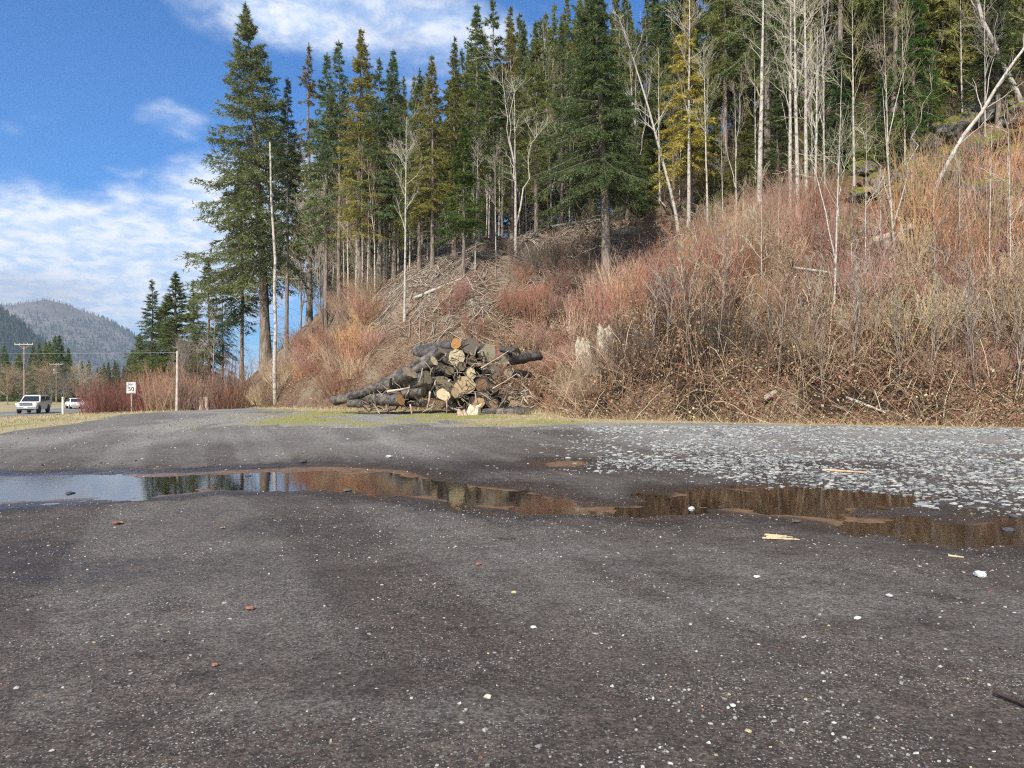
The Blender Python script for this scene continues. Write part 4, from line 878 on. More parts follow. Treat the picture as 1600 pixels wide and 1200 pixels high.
for a in (
    (626, 624, 9.5, 'black log lying lowest on the left with a bright orange cut end', 2.9, ORG, 1.05, 0, -.5),
    (659, 603, 11, 'log with a split two toned end, above and right of the orange ended log', 3.2, TANW, 1.0, -.12),
    (678, 563, 7.5, 'slim log with a round pale end high on the left slope of the pile', 3.0, PALEW, .95, -.38, -.7),
    (677, 577, 7, 'slim log with a grey end just under the round pale end', 2.8, OLD, 1.1, -.36),
    (641, 583, 13.5, 'thick dark log with a weathered end sloping down the left shoulder of the pile', 3.0, OLD, .95, -.36, -.8),
    (714, 559, 13.5, 'thick black log near the top with a slanted cream coloured end', 4.2, PALEW, .55, .12, 0, .7),
    (703, 579, 7.5, 'small log with a dark end in the hollow below the slanted cream end', 4.2, OLD),
    (736, 583, 8.5, 'log with a half lit cream end right of the hollow', 4.2, PALEW),
    (694, 602, 16, 'very thick log with a dark weathered end in the middle of the pile', 4.6, OLD),
    (693, 617, 10, 'pale ended log under the very thick dark ended one', 4.2, PALEW, None, 0, -.5),
    (712, 615, 8.5, 'round pale ended log in the middle over the black gap', 4.2, TANW),
    (726, 602, 16, 'thick log with a mottled tan end right of the middle', 4.4, TANW),
    (753, 601, 9.5, 'reddish ended log at the right side of the mottled tan end', 4.2, (.33, .20, .13)),
    (748, 630, 9, 'low log with a cracked orange brown end right of the black gap', 4.2, (.45, .29, .16), None, 0, -.3),
    (763, 551, 13.5, 'large weathered grey ended log on the upper right of the pile', 4.4, (.30, .27, .20)),
    (713, 537, 9, 'topmost log with an orange tinted end', 4.2, ORG),
    (736, 541, 12, 'topmost dark grey log beside the orange tinted end', 4.2, (.16, .14, .12)),
    (652, 619, 6, 'thin log with a small tan end right of the orange ended log', 3.6, TANW, .5),
    (803, 624, 9, 'half hidden log among brambles at the right foot of the pile', 3.6, (.30, .22, .15)),
    (786, 563, 9, 'grey barked log jutting out on the right below the broken log', 3.6, OLD, -.5, .1),
    (810, 549, 7, 'thin broken log sticking up at the right end of the pile', 1.5, OLD, .5, .10, -.6, 0, True),
    (826, 646, 10, 'sunken grey log nearest the verge right of the pile', 2.2, OLD, 1.0, 0, -1.2),
    (794, 583, 7, 'small grey log in the brambles under the jutting grey log', 3.4, OLD, -.3),
    (772, 606, 8, 'dark ended log behind brambles on the right of the pile', 4.0, (.20, .15, .11)),
    (668, 590, 10, 'long grey log sloping far down to the left below the shoulder log', 3.4, OLD, 1.0, -.24, -.8),
    (662, 612, 8, 'long black log lying just above the orange ended log', 3.2, (.2, .16, .12), 1.15, -.10, -.5),
    (774, 578, 9, 'dark log between the large grey end and the jutting log', 4.0, (.18, .15, .12)),
    (666, 630, 6, 'dark log under the split ended log, close to the ground', 3.6, (.16, .12, .09), .9),
    (612, 600, 9, 'dark log on the lower left shoulder of the pile', 2.8, (.18, .15, .12), 1.35, -.28, -.3),
    (588, 616, 8, 'grey log behind the orange ended log at the far left', 2.2, (.2, .17, .14), 1.25, -.12, .7),
    (566, 630, 6.5, 'short grey log forming the left tip of the pile', .7, OLD, 1.25, 0, .2),
    (690, 548, 7, 'slender dark log just left of the topmost logs', 2.6, (.2, .16, .12), 1.0, -.4),
    (722, 572, 7, 'dark log wedged right of the slanted cream end', 4.2, (.20, .16, .12)),
    (738, 564, 8, 'dark log behind the half lit cream end', 4.2, (.20, .16, .12), None, 0, .5),
    (770, 632, 8, 'log with a brown end low among the brambles', 4.0, (.28, .19, .12))):
    log(*a)
for k in range(22):  # added filler logs, ends coloured dark so the gaps read as shade
    px, py = rl.uniform(652, 775), rl.uniform(572, 628); px += (600 - py) * .5 * (px < 690)
    log(px, py, rl.uniform(6, 10), 'filler log inside the pile, its end coloured dark to deepen the shaded gaps', 3.4, (.09, .075, .06), None, 0, rl.uniform(.35, .8))
def chunk(px, py, dy, r, h, label, cat='stump', col=(.45, .37, .27), jag=.5, seed=1, tilt=(0, 0), name='tree_stump', group=None, K=14, bark=None):
    """broken stump: a ridged shell with a torn rim and a hollow heart"""
    x, y, z = ground_at(px, py) if dy is None else ((px - 800) / F * dy, dy, Hs((px - 800) / F * dy, dy))
    q = np.random.default_rng(seed); a = np.arange(K) * 2 * np.pi / K; ir = 1 + .16 * q.normal(size=K)
    top = h * (1 - jag * q.random(K)); rows = [np.stack([np.cos(a) * r * ir * f, np.sin(a) * r * ir * f, zz], -1) for f, zz in
        ((1.35, np.full(K, -.2)), (1.12, np.full(K, h * .12)), (1.0, top * .55), (.92, top), (.62, top * .93), (.3, top * .6))]
    v = np.concatenate(rows + [np.array([[0, 0, h * .3]])]); v[:, 0] += v[:, 2] * tilt[0]; v[:, 1] += v[:, 2] * tilt[1]
    i = np.arange(6 * K).reshape(6, K); f4 = np.stack([i[:-1], np.roll(i[:-1], -1, 1), np.roll(i[1:], -1, 1), i[1:]], -1).reshape(-1, 4)
    b = MB(); b.add(v, f4); b.add(v, [[5 * K + k, 5 * K + (k + 1) % K, 6 * K] for k in range(K)])
    m = bark or simple('weathered_wood', col, .85, .2, .4, 6, bump=.5); o = b.obj(name, m, loc=(x, y, z)); return tag(o, label, cat, group)
chunk(918, 582, None, .30, 1.65, 'left half of the pale split stump in the brush right of the log pile', seed=3, jag=.3, K=18, col=(.40, .34, .26), tilt=(-.12, 0))
chunk(944, 582, None, .36, 2.1, 'taller right half of the pale split stump in the brush', seed=5, col=(.43, .365, .28), jag=.2)
chunk(500, 535, None, .55, 1.3, 'dark burnt root stump on the bank below the hemlock', seed=7, col=(.05, .04, .033), jag=.75)
chunk(318, 628, 55.5, .32, 1.1, 'pale stump in front of the left red thicket', seed=9, col=(.42, .32, .25), jag=.3)
chunk(738, 645, 31.6, .26, .5, 'pale broken wood chunk in front of the black gap of the pile', 'wood chunk', (.58, .50, .38), .5, 11, (.3, 0), 'wood_chunk')
chunk(722, 648, 31.2, .2, .3, 'small brown wood chunk left of the pale one at the pile foot', 'wood chunk', (.40, .30, .22), .5, 12, (-.3, 0), 'wood_chunk')
chunk(425, 590, None, .3, .5, 'small grey stump at the foot of the left bank', seed=13, col=(.45, .42, .38))
# strips of bark and splinters hanging on the pile
for k, (px, py, qx, qy, w, lab) in enumerate(((655, 597, 660, 575, .03, 'upright pale splinter between the shoulder log and the split ended log'), (641, 632, 643, 655, .04, 'hanging pale bark strip right of the orange end'),
    (672, 612, 667, 640, .05, 'long bark strip hanging left of the black gap'), (697, 622, 698, 645, .04, 'pale bark strip hanging in the black gap'), (605, 612, 640, 606, .06, 'pale torn bark slab lying over the orange ended log'),
    (752, 575, 795, 548, .035, 'thin grey pole leaning over the upper right of the pile'), (770, 607, 806, 585, .03, 'thin branch poking right out of the pile'), (745, 640, 742, 612, .03, 'dark bark strip on the right of the black gap'))):
    stick('bark_strip', lab, 'bark strip', [wpt(px, py, 32.4), wpt((px + qx) / 2 + 1, (py + qy) / 2, 32.3), wpt(qx, qy, 32.5)], w, w * .5, simple('torn_bark', (.40, .32, .24), .9, .2, .4, 5), 'bark strips on the pile', 0, 40 + k, N=5)
n = 420; q = rl.random((n, 3)); px = 560 + 270 * q[:, 0] ** .75; topy = np.interp(px, [560, 600, 690, 730, 790, 830], [632, 606, 552, 535, 555, 600]); py = topy + (642 - topy) * q[:, 1] ** .8
Yd = 32.4 + np.clip((645 - py) / F * 33, 0, 4) * .5 + q[:, 2] * .7 - .25; P0 = np.stack([(px - 800) / F * Yd, Yd, CAM_H + (HZ - py) / F * Yd], -1)
d = norm(rl.normal(size=(n, 3)) * [1, .4, .8]); L = .15 + .75 * rl.random(n) ** 2; t = np.linspace(-.5, .5, 4); P = P0[:, None] + d[:, None] * (L[:, None] * t)[..., None] + rl.normal(size=(n, 4, 3)) * .025
P[..., 2] = np.maximum(P[..., 2], H(P[..., 0].ravel(), P[..., 1].ravel(), False).reshape(n, 4) + .03)
c = np.array([(.40, .33, .25), (.22, .17, .13), (.10, .08, .065), (.30, .25, .2), (.50, .43, .33), (.06, .05, .04)])[rl.integers(0, 6, n)]; b = MB(); v, f, c = tubes(P, (.014 + .035 * rl.random(n) ** 2)[:, None] * np.array([[.5, 1, .9, .3]]), 4, c); b.add(v, f, c)
kind(b.obj('wood_debris', M['litter']), 'stuff', 'torn bark, splinters and sticks caught all through the log pile', 'debris')
# fallen wood on the slope
def lying(pts, label, r0=.07, r1=.03, dz=.5, mat=None, sh=0, seed=1, name='fallen_branch', cat='branch', col=(.4, .34, .27)):
    P = []
    for px, py in pts:
        x, y, z = ground_at(px, py); P.append((x, y, z + dz))
    return stick(name, label, cat, P, r0, r1, mat or M['bark_alder'], None, sh, seed, col)
lying([(1108, 424), (1195, 440)], 'short white branch with a stub lying across the brush', .06, .04, .9)
lying([(1240, 452), (1320, 462), (1395, 470)], 'long white fallen trunk lying level in the brush below the arching sapling', .07, .04, .9, sh=4)
lying([(1010, 292), (1042, 342)], 'white broken stick leaning beside the dark hollow', .08, .06, .8)
lying([(1322, 628), (1352, 642), (1388, 656)], 'peeled white pole lying on leaves at the right verge', .06, .04, .12)
lying([(1192, 645), (1212, 628)], 'short grey post end leaning in the bramble edge', .10, .10, .35, simple('old_post', (.36, .31, .25), .9, .2, .3, 5), name='leaning_post', cat='post')
lying([(470, 575), (500, 545), (522, 527)], 'grey pole lying up the bank below the dark root stump', .07, .05, .15)
lying([(648, 470), (690, 452), (720, 440)], 'grey log lying among slash on the cleared slope', .12, .08, .12)
lying([(610, 420), (640, 408), (668, 396)], 'dark log along the crest of the cleared slope', .16, .12, .15, M['log'])
lying([(860, 352), (905, 346), (940, 350)], 'pale log at the forest edge left of the dark fir', .16, .11, .3)
lying([(1000, 345), (960, 372), (930, 395)], 'dark bent branch arching over the hollow behind the dark fir', .06, .02, 1.6, M['log'], 6, 5)
# mossy boulders
def bouldermat():
    m, g = mat_new('mossy_rock'); geo = g.n('ShaderNodeNewGeometry'); n = g.noise(geo.outputs['Position'], 2.5, 5, .65); n2 = g.noise(geo.outputs['Position'], 9, 4, .6)
    c = g.mix(g.ramp(n2, .35, .65), (.05, .046, .042), (.17, .16, .145)); sp = g.n('ShaderNodeSeparateXYZ'); g.l(geo.outputs['Normal'], sp.inputs[0])
    k = g.ramp(g.math('ADD', sp.outputs[2], g.math('MULTIPLY', n, 1.2)), .85, 1.15); c = g.mix(k, c, g.mix(g.ramp(n2, .4, .6), (.075, .075, .018), (.17, .155, .04))); finish(g, c, .95, .1, n2, .8, bdist=.08); return m
M['boulder'] = bouldermat()
def boulder(px, py, r, label, seed, name='mossy_boulder', cat='boulder', mat=None, group=None, flat=.7, sink=.25, dy=None):
    x, y, z = ground_at(px, py) if dy is None else dy; q = np.random.default_rng(seed)
    bm = bmesh.new(); bmesh.ops.create_icosphere(bm, subdivisions=3, radius=1); cs = norm(q.normal(size=(9, 3))); dd = .62 + .25 * q.random(9)
    for v in bm.verts:
        c = np.array(v.co)
        for n, d in zip(cs, dd):
            k = c @ n - d
            if k > 0: c = c - n * k * .9
        c = c * (1 + .05 * q.normal()); v.co = (c[0] * r * 1.15, c[1] * r, c[2] * r * flat)
    me = bpy.data.meshes.new(name); bm.to_mesh(me); bm.free(); me.materials.append(mat or M['boulder'])
    o = link(name, me, None, (x, y, z + r * flat * (1 - 2 * sink))); o.rotation_euler = (0, 0, q.random() * 6); return tag(o, label, cat, group)
for k, (px, py, r) in enumerate(((1385, 250, 1.0), (1410, 232, .9), (1440, 240, 1.2), (1470, 222, 1.3), (1500, 205, 1.1), (1530, 190, 1.6), (1565, 182, 1.3), (1590, 195, 1.2), (1480, 262, 1.1), (1520, 245, 1.0), (1555, 240, 1.2), (1430, 275, .9), (1395, 290, .8), (1500, 285, 1.0), (1560, 290, .9),
    (1540, 345, .9), (1572, 352, 1.1), (1350, 275, .8), (1370, 300, 1.0), (1410, 318, 1.1), (1450, 305, 1.2), (1475, 330, 1.0), (1515, 318, 1.3), (1550, 315, 1.2), (1590, 325, 1.2), (1345, 315, .8), (1440, 345, .8), (1590, 260, 1.2), (1620, 230, 1.4))):
    boulder(px, py, r, 'angular grey boulder with yellow green moss on the rocky slope at upper right', 200 + k, group='mossy boulders at upper right')
for k, (px, py, r, lab) in enumerate(((1385, 395, .8, 'pale tan boulder showing through the brush under the leaning trunk'), (1415, 375, .6, 'smaller pale boulder right above the tan one in the brush'))):
    boulder(px, py, r, lab, 240 + k, 'pale_boulder', mat=simple('tan_rock', (.36, .29, .22), .9, .2, .3, 3, bump=.5), sink=.1)

# ------------------------------------------------------------------ single stones and sticks on the lot
def onlot(px, py, w, label, seed, col, flat=.5):
    x, y = onplane(px, py); x, y, z = x, y, Hs(x, y); r = w / F * y / 2
    return boulder(0, 0, r, label, seed, 'stone', 'stone', simple('stone_colour', col, .75, .3, .15, 30, bump=.3), None, flat, .2, (x, y, z))
WS = (.56, .57, .56); DS = (.06, .06, .062); RS = (.30, .12, .085); YS = (.48, .40, .2)
for k, (px, py, w, lab, c) in enumerate((
    (1531, 908, 21, 'large white stone alone at the right of the dark lot', WS), (1080, 795, 11, 'white stone at the near rim of the right puddle', WS), (473, 727, 12, 'dark round stone at the far rim of the puddle', DS),
    (388, 744, 10, 'dark stone standing in the water under the trunk reflections', DS), (110, 771, 15, 'dark flat stone in the sky blue puddle at left', DS), (543, 767, 13, 'dark flat stone at the near rim of the brown puddle', (.10, .09, .08)),
    (607, 722, 9, 'pale stone beyond the middle of the puddle', WS), (1340, 975, 11, 'white pebble below and left of the large white stone', WS), (1183, 909, 10, 'pale pebble in front of the wood splinters', WS),
    (762, 1108, 13, 'round cream pebble near the bottom middle', (.5, .47, .4)), (391, 962, 13, 'pinkish red pebble on the left of the lot', RS), (336, 1055, 11, 'brick red pebble near the bottom left', RS),
    (834, 994, 10, 'white pebble in the middle of the dark lot', WS), (1389, 938, 11, 'grey pebble left of the large white stone', (.35, .35, .36)), (1169, 1160, 11, 'ochre and white pebble near the bottom right', YS), (1145, 1118, 9, 'small white pebble above the ochre pebble', WS),
    (1576, 829, 16, 'black stone in the right end of the puddle', DS), (1244, 819, 13, 'blackish stone on the near rim of the right puddle', (.09, .08, .08)), (803, 937, 8, 'yellow chip in the middle of the lot', YS), (748, 890, 9, 'dull red pebble above the middle of the lot', RS))):
    onlot(px, py, w, lab, 300 + k, c)
def flatstick(p, q, r, label, col, seed, name='stick', bend=0.0, lift=.015):
    (x0, y0), (x1, y1) = onplane(*p), onplane(*q); xm, ym = (x0 + x1) / 2, (y0 + y1) / 2 + bend
    return stick(name, label, 'stick', [(x, y, Hs(x, y) + lift) for x, y in ((x0, y0), (xm, ym), (x1, y1))], r, r * .6, simple('stick_wood', col, .85, .2, .3, 12), None, 0, seed, N=7)
for k in range(7): flatstick((1194 + rs.uniform(-3, 6), 845 + k * 1.2 - 3), (1240 + rs.uniform(-22, 10), 846 + k * 1.1 - 2), .008, 'pale wood splinter in the small heap in front of the right puddle', (.44, .35, .22), 400 + k, 'wood_splinter')['group'] = 'wood splinters in the heap'
flatstick((1482, 876), (1506, 879), .012, 'single pale stick above the large white stone', (.42, .34, .2), 420)
flatstick((1553, 1099), (1640, 1130), .012, 'dark crooked root at the right edge near the bottom', (.05, .035, .03), 421, 'dark_root', -.06, .02)
flatstick((1285, 742), (1355, 745), .03, 'tan weathered board lying on the crushed stone', (.42, .30, .19), 422, 'board')
flatstick((776, 848), (804, 849), .006, 'short dark twig in the middle behind the wet patch', (.05, .04, .035), 423)
def leaf(px, py, w, label, col, seed):
    x, y = onplane(px, py); r = w / F * y / 2; q = np.random.default_rng(seed); a = np.linspace(0, 6.283, 15)[:-1]
    rr = r * (.55 + .45 * np.abs(np.cos(a * 2.5))); v = np.stack([np.cos(a) * rr, np.sin(a) * rr, .25 * r * np.abs(np.sin(a * 1.5)) + .004], -1); v = np.concatenate([v, v - [0, 0, .002], [[0, 0, .006]], [[0, 0, .003]]])
    n = 14; b = MB(); b.add(v, [[k, (k + 1) % n, 2 * n] for k in range(n)] + [[n + (k + 1) % n, n + k, 2 * n + 1] for k in range(n)]); b.add(v, [[k, n + k, n + (k + 1) % n, (k + 1) % n] for k in range(n)])
    return tag(b.obj('fallen_leaf', simple('leaf_colour', col, .7, .3, .2, 40), loc=(x, y, Hs(x, y) + .008)), label, 'leaf')
leaf(184, 826, 17, 'rust brown fallen leaf on the damp lot at left', (.34, .13, .05), 1); leaf(348, 832, 8, 'small tan leaf right of the rust brown leaf', (.42, .28, .14), 2); leaf(1560, 728, 10, 'green tuft like leaf on the crushed stone at right', (.2, .25, .06), 3)

# ------------------------------------------------------------------ poles, wires, sign, marker
WOODP = simple('pole_wood', (.30, .22, .16), .9, .2, .3, 4); WOODG = simple('grey_pole_wood', (.44, .38, .33), .9, .2, .25, 4); METAL = simple('galvanised', (.55, .56, .57), .5, .5, .1, 6)
def box(b, c, s, rz=0.0, mi=0, col=None):
    v = np.array([(i, j, k) for i in (-.5, .5) for j in (-.5, .5) for k in (-.5, .5)]) * s; ca, sa = math.cos(rz), math.sin(rz)
    v = np.stack([v[:, 0] * ca - v[:, 1] * sa, v[:, 0] * sa + v[:, 1] * ca, v[:, 2]], -1) + c
    b.add(v, [(0, 1, 3, 2), (4, 6, 7, 5), (0, 4, 5, 1), (2, 3, 7, 6), (0, 2, 6, 4), (1, 5, 7, 3)], col, mi)
def cyl(b, p, q, r0, r1=None, k=10, mi=0):
    P = np.array([p, q], float); r1 = r0 if r1 is None else r1; P4 = np.stack([P[0], P[0], P[1], P[1]]); d = (P[1] - P[0]); P4[0] += d * .0005; P4[3] -= d * .0005
    b.add(*tubes(P4, np.array([1e-3, r0, r1, 1e-3]), k), mi=mi)
def utility_pole(px, top, y, label, arm=2.6, second=None, can=False, r=.16):
    x = (px - 800) / F * y; z = Hs(x, y); zt = CAM_H + (HZ - top) / F * y; h = zt - z
    t = thing('utility_pole', label, 'utility pole', (x, y, z), .1, 'utility poles along the highway')
    b = MB(); cyl(b, (0, 0, -.3), (0, 0, h), r, r * .7); b.obj('pole', WOODP, t, smooth=False)
    b = MB(); box(b, (0, -.18, h - .35), (arm, .12, .14)); cyl(b, (-arm * .3, -.16, h - .4), (0, -.14, h - 1.1), .025); cyl(b, (arm * .3, -.16, h - .4), (0, -.14, h - 1.1), .025); a = b.obj('crossarm', WOODG, t)
    for s_ in (-.46, -.2, .2, .46):
        b = MB(); cyl(b, (s_ * arm, -.18, h - .28), (s_ * arm, -.18, h - .06), .06, .04, 8); b.obj('insulator', METAL, a)
    if second: b = MB(); box(b, (.35, -.16, h - second), (1.1, .1, .12)); b.obj('crossarm', WOODG, t)
    if can: b = MB(); cyl(b, (-.42, 0, h - 2.6), (-.42, 0, h - 1.5), .28, .28, 14); cyl(b, (-.42, 0, h - 1.5), (-.42, 0, h - 1.38), .28, .12, 14); b.obj('transformer', METAL, t)
    return x, y, zt
p1 = utility_pole(38, 535, 128, 'nearest tall utility pole, left of the pickup', 3.0)
p2 = utility_pole(88, 567, 185, 'middle utility pole with a grey transformer', 3.0, 2.3, True)
p3 = utility_pole(106, 585, 235, 'farthest and shortest utility pole, next to the marker post', 2.8)
def short_pole(px, py0, top, y, label, name='short_pole'):
    x = (px - 800) / F * y; z = Hs(x, y); zt = CAM_H + (HZ - top) / F * y; b = MB(); P = np.array([(0, 0, -.3), (.02, 0, .5), (.05, 0, (zt - z) * .6), (.07, 0, zt - z - .02), (.07, 0, zt - z)])
    b.add(*tubes(P, np.array([.10, .095, .09, .085, .001]), 10)); o = b.obj(name, WOODG, loc=(x, y, z)); tag(o, label, 'pole'); return x + .07, y, zt
p0 = short_pole(276, 625, 548, 52, 'short bare wooden pole standing in front of the left red thicket')
def wire(a, c, sag, label, r=.012, group='overhead wires'):
    t = np.linspace(0, 1, 25); A, C_ = np.array(a), np.array(c); P = A + (C_ - A) * t[:, None]; P[:, 2] -= sag * 4 * t * (1 - t); o = P[0].copy(); b = MB(); b.add(*tubes(P - o, np.full(25, r), 5))
    return tag(b.obj('overhead_wire', simple('wire', (.33, .35, .36), .5, .4, .1, 2), loc=tuple(o)), label, 'wire', group)
ex = (-70, 62.0, 5.6); b = MB(); zg = Hs(ex[0], ex[1]); P = np.array([(0, 0, -.3), (0, 0, 3), (0, 0, ex[2] - zg), (0, 0, ex[2] - zg + .01)]); b.add(*tubes(P, np.array([.15, .14, .12, .001]), 10)); tag(b.obj('short_pole', WOODG, loc=(ex[0], ex[1], zg)), 'short wooden pole beyond the left edge at the end of the single wire', 'pole')
wire((p0[0], p0[1], p0[2] - .12), (ex[0], ex[1], ex[2] - .1), .35, 'single pale wire running left from the short bare pole', .008)
for k, off in enumerate((-1.3, 1.3)):
    wire((p1[0] + off, p1[1], p1[2] - .1), (p1[0] - 24 + off, p1[1] - 62, p1[2] + .1), .8, ('left' if off < 0 else 'right') + ' wire from the nearest tall pole out of the left edge', .012)
    wire((p1[0] + off, p1[1], p1[2] - .1), (p2[0] + off, p2[1], p2[2] - .1), .8, ('left' if off < 0 else 'right') + ' wire between the nearest and the middle utility poles', .012)
    wire((p2[0] + off, p2[1], p2[2] - .1), (p3[0] + off, p3[1], p3[2] - .1), .7, ('left' if off < 0 else 'right') + ' wire between the middle and the farthest utility poles', .012)
wire((p1[0], p1[1] - .1, p1[2] - 3.2), (p1[0] - 24, p1[1] - 62, p1[2] - 3.0), .6, 'thick low cable from the nearest tall pole out of the left edge', .03)
# speed limit sign
y = 56.0; x = (205 - 800) / F * y; zb = CAM_H + (HZ - 614.5) / F * y; zt = CAM_H + (HZ - 597) / F * y; w = 15.5 / F * y; z = Hs(x, y)
t = thing('speed_sign', 'white speed sign reading 50 among the maroon shrubs', 'road sign', (x, y, z), R(-6))
b = MB(); box(b, (0, .06, (zt - z) / 2 - .1), (.09, .09, zt - z + .1)); b.obj('post', simple('sign_post', (.50, .45, .40), .8, .2, .15, 6), t)
b = MB(); box(b, (0, 0, (zb + zt) / 2 - z), (w, .02, zt - zb)); pn = b.obj('sign_panel', simple('sign_white', (.80, .80, .78), .5, .4, .03, 5), t)
b = MB(); hw, hh, zc = w / 2 - .035, (zt - zb) / 2 - .035, (zb + zt) / 2 - z
for cx, cz, sx, sz in ((0, zc + hh, 2 * hw, .014), (0, zc - hh, 2 * hw, .014), (-hw, zc, .014, 2 * hh - .014), (hw, zc, .014, 2 * hh - .014)): box(b, (cx, -.0135, cz), (sx, .007, sz))
SB = simple('sign_black', (.03, .03, .03), .6, .3, .05, 5); b.obj('border', SB, pn)
def text(body, size, loc, parent, mat, name='lettering', ext=.004, sx=1.0):
    cu = bpy.data.curves.new(name, 'FONT'); cu.body = body; cu.size = size; cu.align_x = 'CENTER'; cu.align_y = 'CENTER'; cu.extrude = ext; cu.offset = size * .012; cu.materials.append(mat)
    tmp = link(name, cu); dg = bpy.context.evaluated_depsgraph_get(); me = bpy.data.meshes.new_from_object(tmp.evaluated_get(dg)); bpy.data.objects.remove(tmp)
    o = link(name, me, parent, loc); o.rotation_euler = (R(90), 0, 0); o.scale = (sx, 1, 1); return o
text('SPEED', .19, (0, -.016, zc + hh * .62), pn, SB); text('50', .46, (0, -.016, zc - hh * .30), pn, SB, sx=1.05)
y = 60.0; x = (98 - 800) / F * y; z = Hs(x, y); zt = CAM_H + (HZ - 620) / F * y; t = thing('marker_post', 'white roadside marker post with a pale yellow cap right of the pickup', 'marker post', (x, y, z))
b = MB(); box(b, (0, 0, (zt - z) / 2 - .1), (.12, .06, zt - z + .2)); b.obj('post', simple('marker_white', (.78, .78, .72), .6, .3, .05, 4), t); b = MB(); box(b, (0, -.034, zt - z - .14), (.10, .008, .2)); b.obj('reflector', simple('marker_yellow', (.75, .72, .40), .4, .5, .05, 4), t)

# ------------------------------------------------------------------ vehicles
PAINT = simple('white_paint', (.74, .74, .73), .3, .5, .04, 2); GLASS = simple('dark_glass', (.03, .035, .04), .08, .6, .2, 1); TYRE = simple('tyre_rubber', (.025, .025, .025), .85, .2, .2, 10); CHROME = simple('bright_metal', (.6, .6, .6), .25, .5, .1, 8, .9); BLACK = simple('black_trim', (.03, .03, .03), .6, .3, .1, 6); LAMP = simple('lamp_lens', (.75, .76, .74), .12, .6, .05, 4); AMBER = simple('amber_lens', (.7, .3, .05), .2, .5, .05, 4)
def profile(name, pts_, wb, wt, zlo, zhi, mat, parent, bev=.05):
    """side outline (x forward, z up) given a width that narrows upwards"""
    bm = bmesh.new(); L_, R_ = [], []
    for x_, z_ in pts_:
        k = min(max((z_ - zlo) / (zhi - zlo), 0), 1); hw_ = wb + (wt - wb) * k; L_.append(bm.verts.new((x_, hw_, z_))); R_.append(bm.verts.new((x_, -hw_, z_)))
    n = len(pts_); bm.faces.new(L_); bm.faces.new(R_[::-1])
    for k in range(n): bm.faces.new((L_[(k + 1) % n], L_[k], R_[k], R_[(k + 1) % n]))
    bmesh.ops.recalc_face_normals(bm, faces=bm.faces[:]); bmesh.ops.bevel(bm, geom=bm.edges[:], offset=bev, segments=2, affect='EDGES', clamp_overlap=True)
    me = bpy.data.meshes.new(name); bm.to_mesh(me); bm.free(); me.materials.append(mat); return link(name, me, parent)
def wheels(t, xs, hw_, r):
    for x_ in xs:
        for s_ in (-1, 1):
            b = MB(); a = np.linspace(0, 2 * np.pi, 25)
            ringp = [(r * .62, -.12), (r * .9, -.125), (r, -.09), (r, .09), (r * .9, .125), (r * .62, .12)]; v = np.array([(x_ + math.cos(q) * rr, s_ * hw_ + yy, r + math.sin(q) * rr) for q in a[:-1] for rr, yy in ringp]); i = np.arange(24 * 6).reshape(24, 6)
            b.add(v, np.stack([i[:, :-1], i[:, 1:], np.roll(i, -1, 0)[:, 1:], np.roll(i, -1, 0)[:, :-1]], -1).reshape(-1, 4)); wh = b.obj('wheel', TYRE, t)
            b = MB(); cyl(b, (x_, s_ * (hw_ - .02), r), (x_, s_ * (hw_ + .10), r), r * .6, r * .56, 16); b.obj('rim', CHROME, wh)
def facing(px, y, f): x = (px - 800) / F * y; return x, y, math.atan2(f[1], f[0])
x, y, rz_ = facing(53, 80.5, (.30, -.95)); zr = float(np.interp(y, [0, 60, 110, 300], [-.27, -.77, -.79, -.94]))
t = thing('pickup_truck', 'white pickup with a bed canopy driving towards the viewer on the highway', 'pickup', (x, y, zr), rz_)
body = profile('body', [(2.72, .48), (2.78, .95), (2.68, 1.10), (1.45, 1.18), (1.3, 1.2), (-2.7, 1.2), (-2.78, .55), (-1.95, .42), (1.2, .40)], .97, .93, .5, 1.2, PAINT, t, .06)
cab = profile('cab', [(1.45, 1.17), (.62, 1.84), (.3, 1.90), (-2.45, 1.90), (-2.72, 1.17)], .92, .74, 1.17, 1.9, PAINT, t, .05)
def panel(name, P, mat, parent, th=.012):
    P = np.array(P, float); n = norm(np.cross(P[1] - P[0], P[2] - P[0])); b = MB(); v = np.concatenate([P, P + n * th]); m_ = len(P); b.add(v, [list(range(m_, 2 * m_))]); b.add(v, [[k, (k + 1) % m_, m_ + (k + 1) % m_, m_ + k] for k in range(m_)]); return b.obj(name, mat, parent)
panel('windshield', [(1.39, -.80, 1.245), (1.39, .80, 1.245), (.73, .66, 1.775), (.73, -.66, 1.775)], GLASS, t)
for s_ in (1, -1):
    q = lambda x_, z_: (x_, s_ * (.925 + (.745 - .925) * (z_ - 1.17) / .73 + .004), z_)
    for A in ([(1.05, 1.27), (.55, 1.72), (.05, 1.76), (.05, 1.27)], [(-.05, 1.27), (-.05, 1.76), (-.85, 1.76), (-.85, 1.27)], [(-1.1, 1.30), (-1.1, 1.74), (-2.3, 1.74), (-2.42, 1.30)]):
        pts_ = [q(*a_) for a_ in A]; panel('side_window', pts_ if s_ < 0 else pts_[::-1], GLASS, t)
    b = MB(); box(b, (2.74, s_ * .76, .98), (.10, .36, .2)); h_ = b.obj('headlight', LAMP, t); b = MB(); box(b, (2.74, s_ * .90, .83), (.09, .14, .08)); b.obj('turn_signal', AMBER, h_)
    b = MB(); box(b, (.95, s_ * 1.07, 1.32), (.12, .22, .22)); b.obj('side_mirror', BLACK, t)
    for wx_ in (1.75, -1.6): b = MB(); cyl(b, (wx_, s_ * .88, .44), (wx_, s_ * .985, .44), .47, .47, 18); b.obj('wheel_arch', BLACK, t)
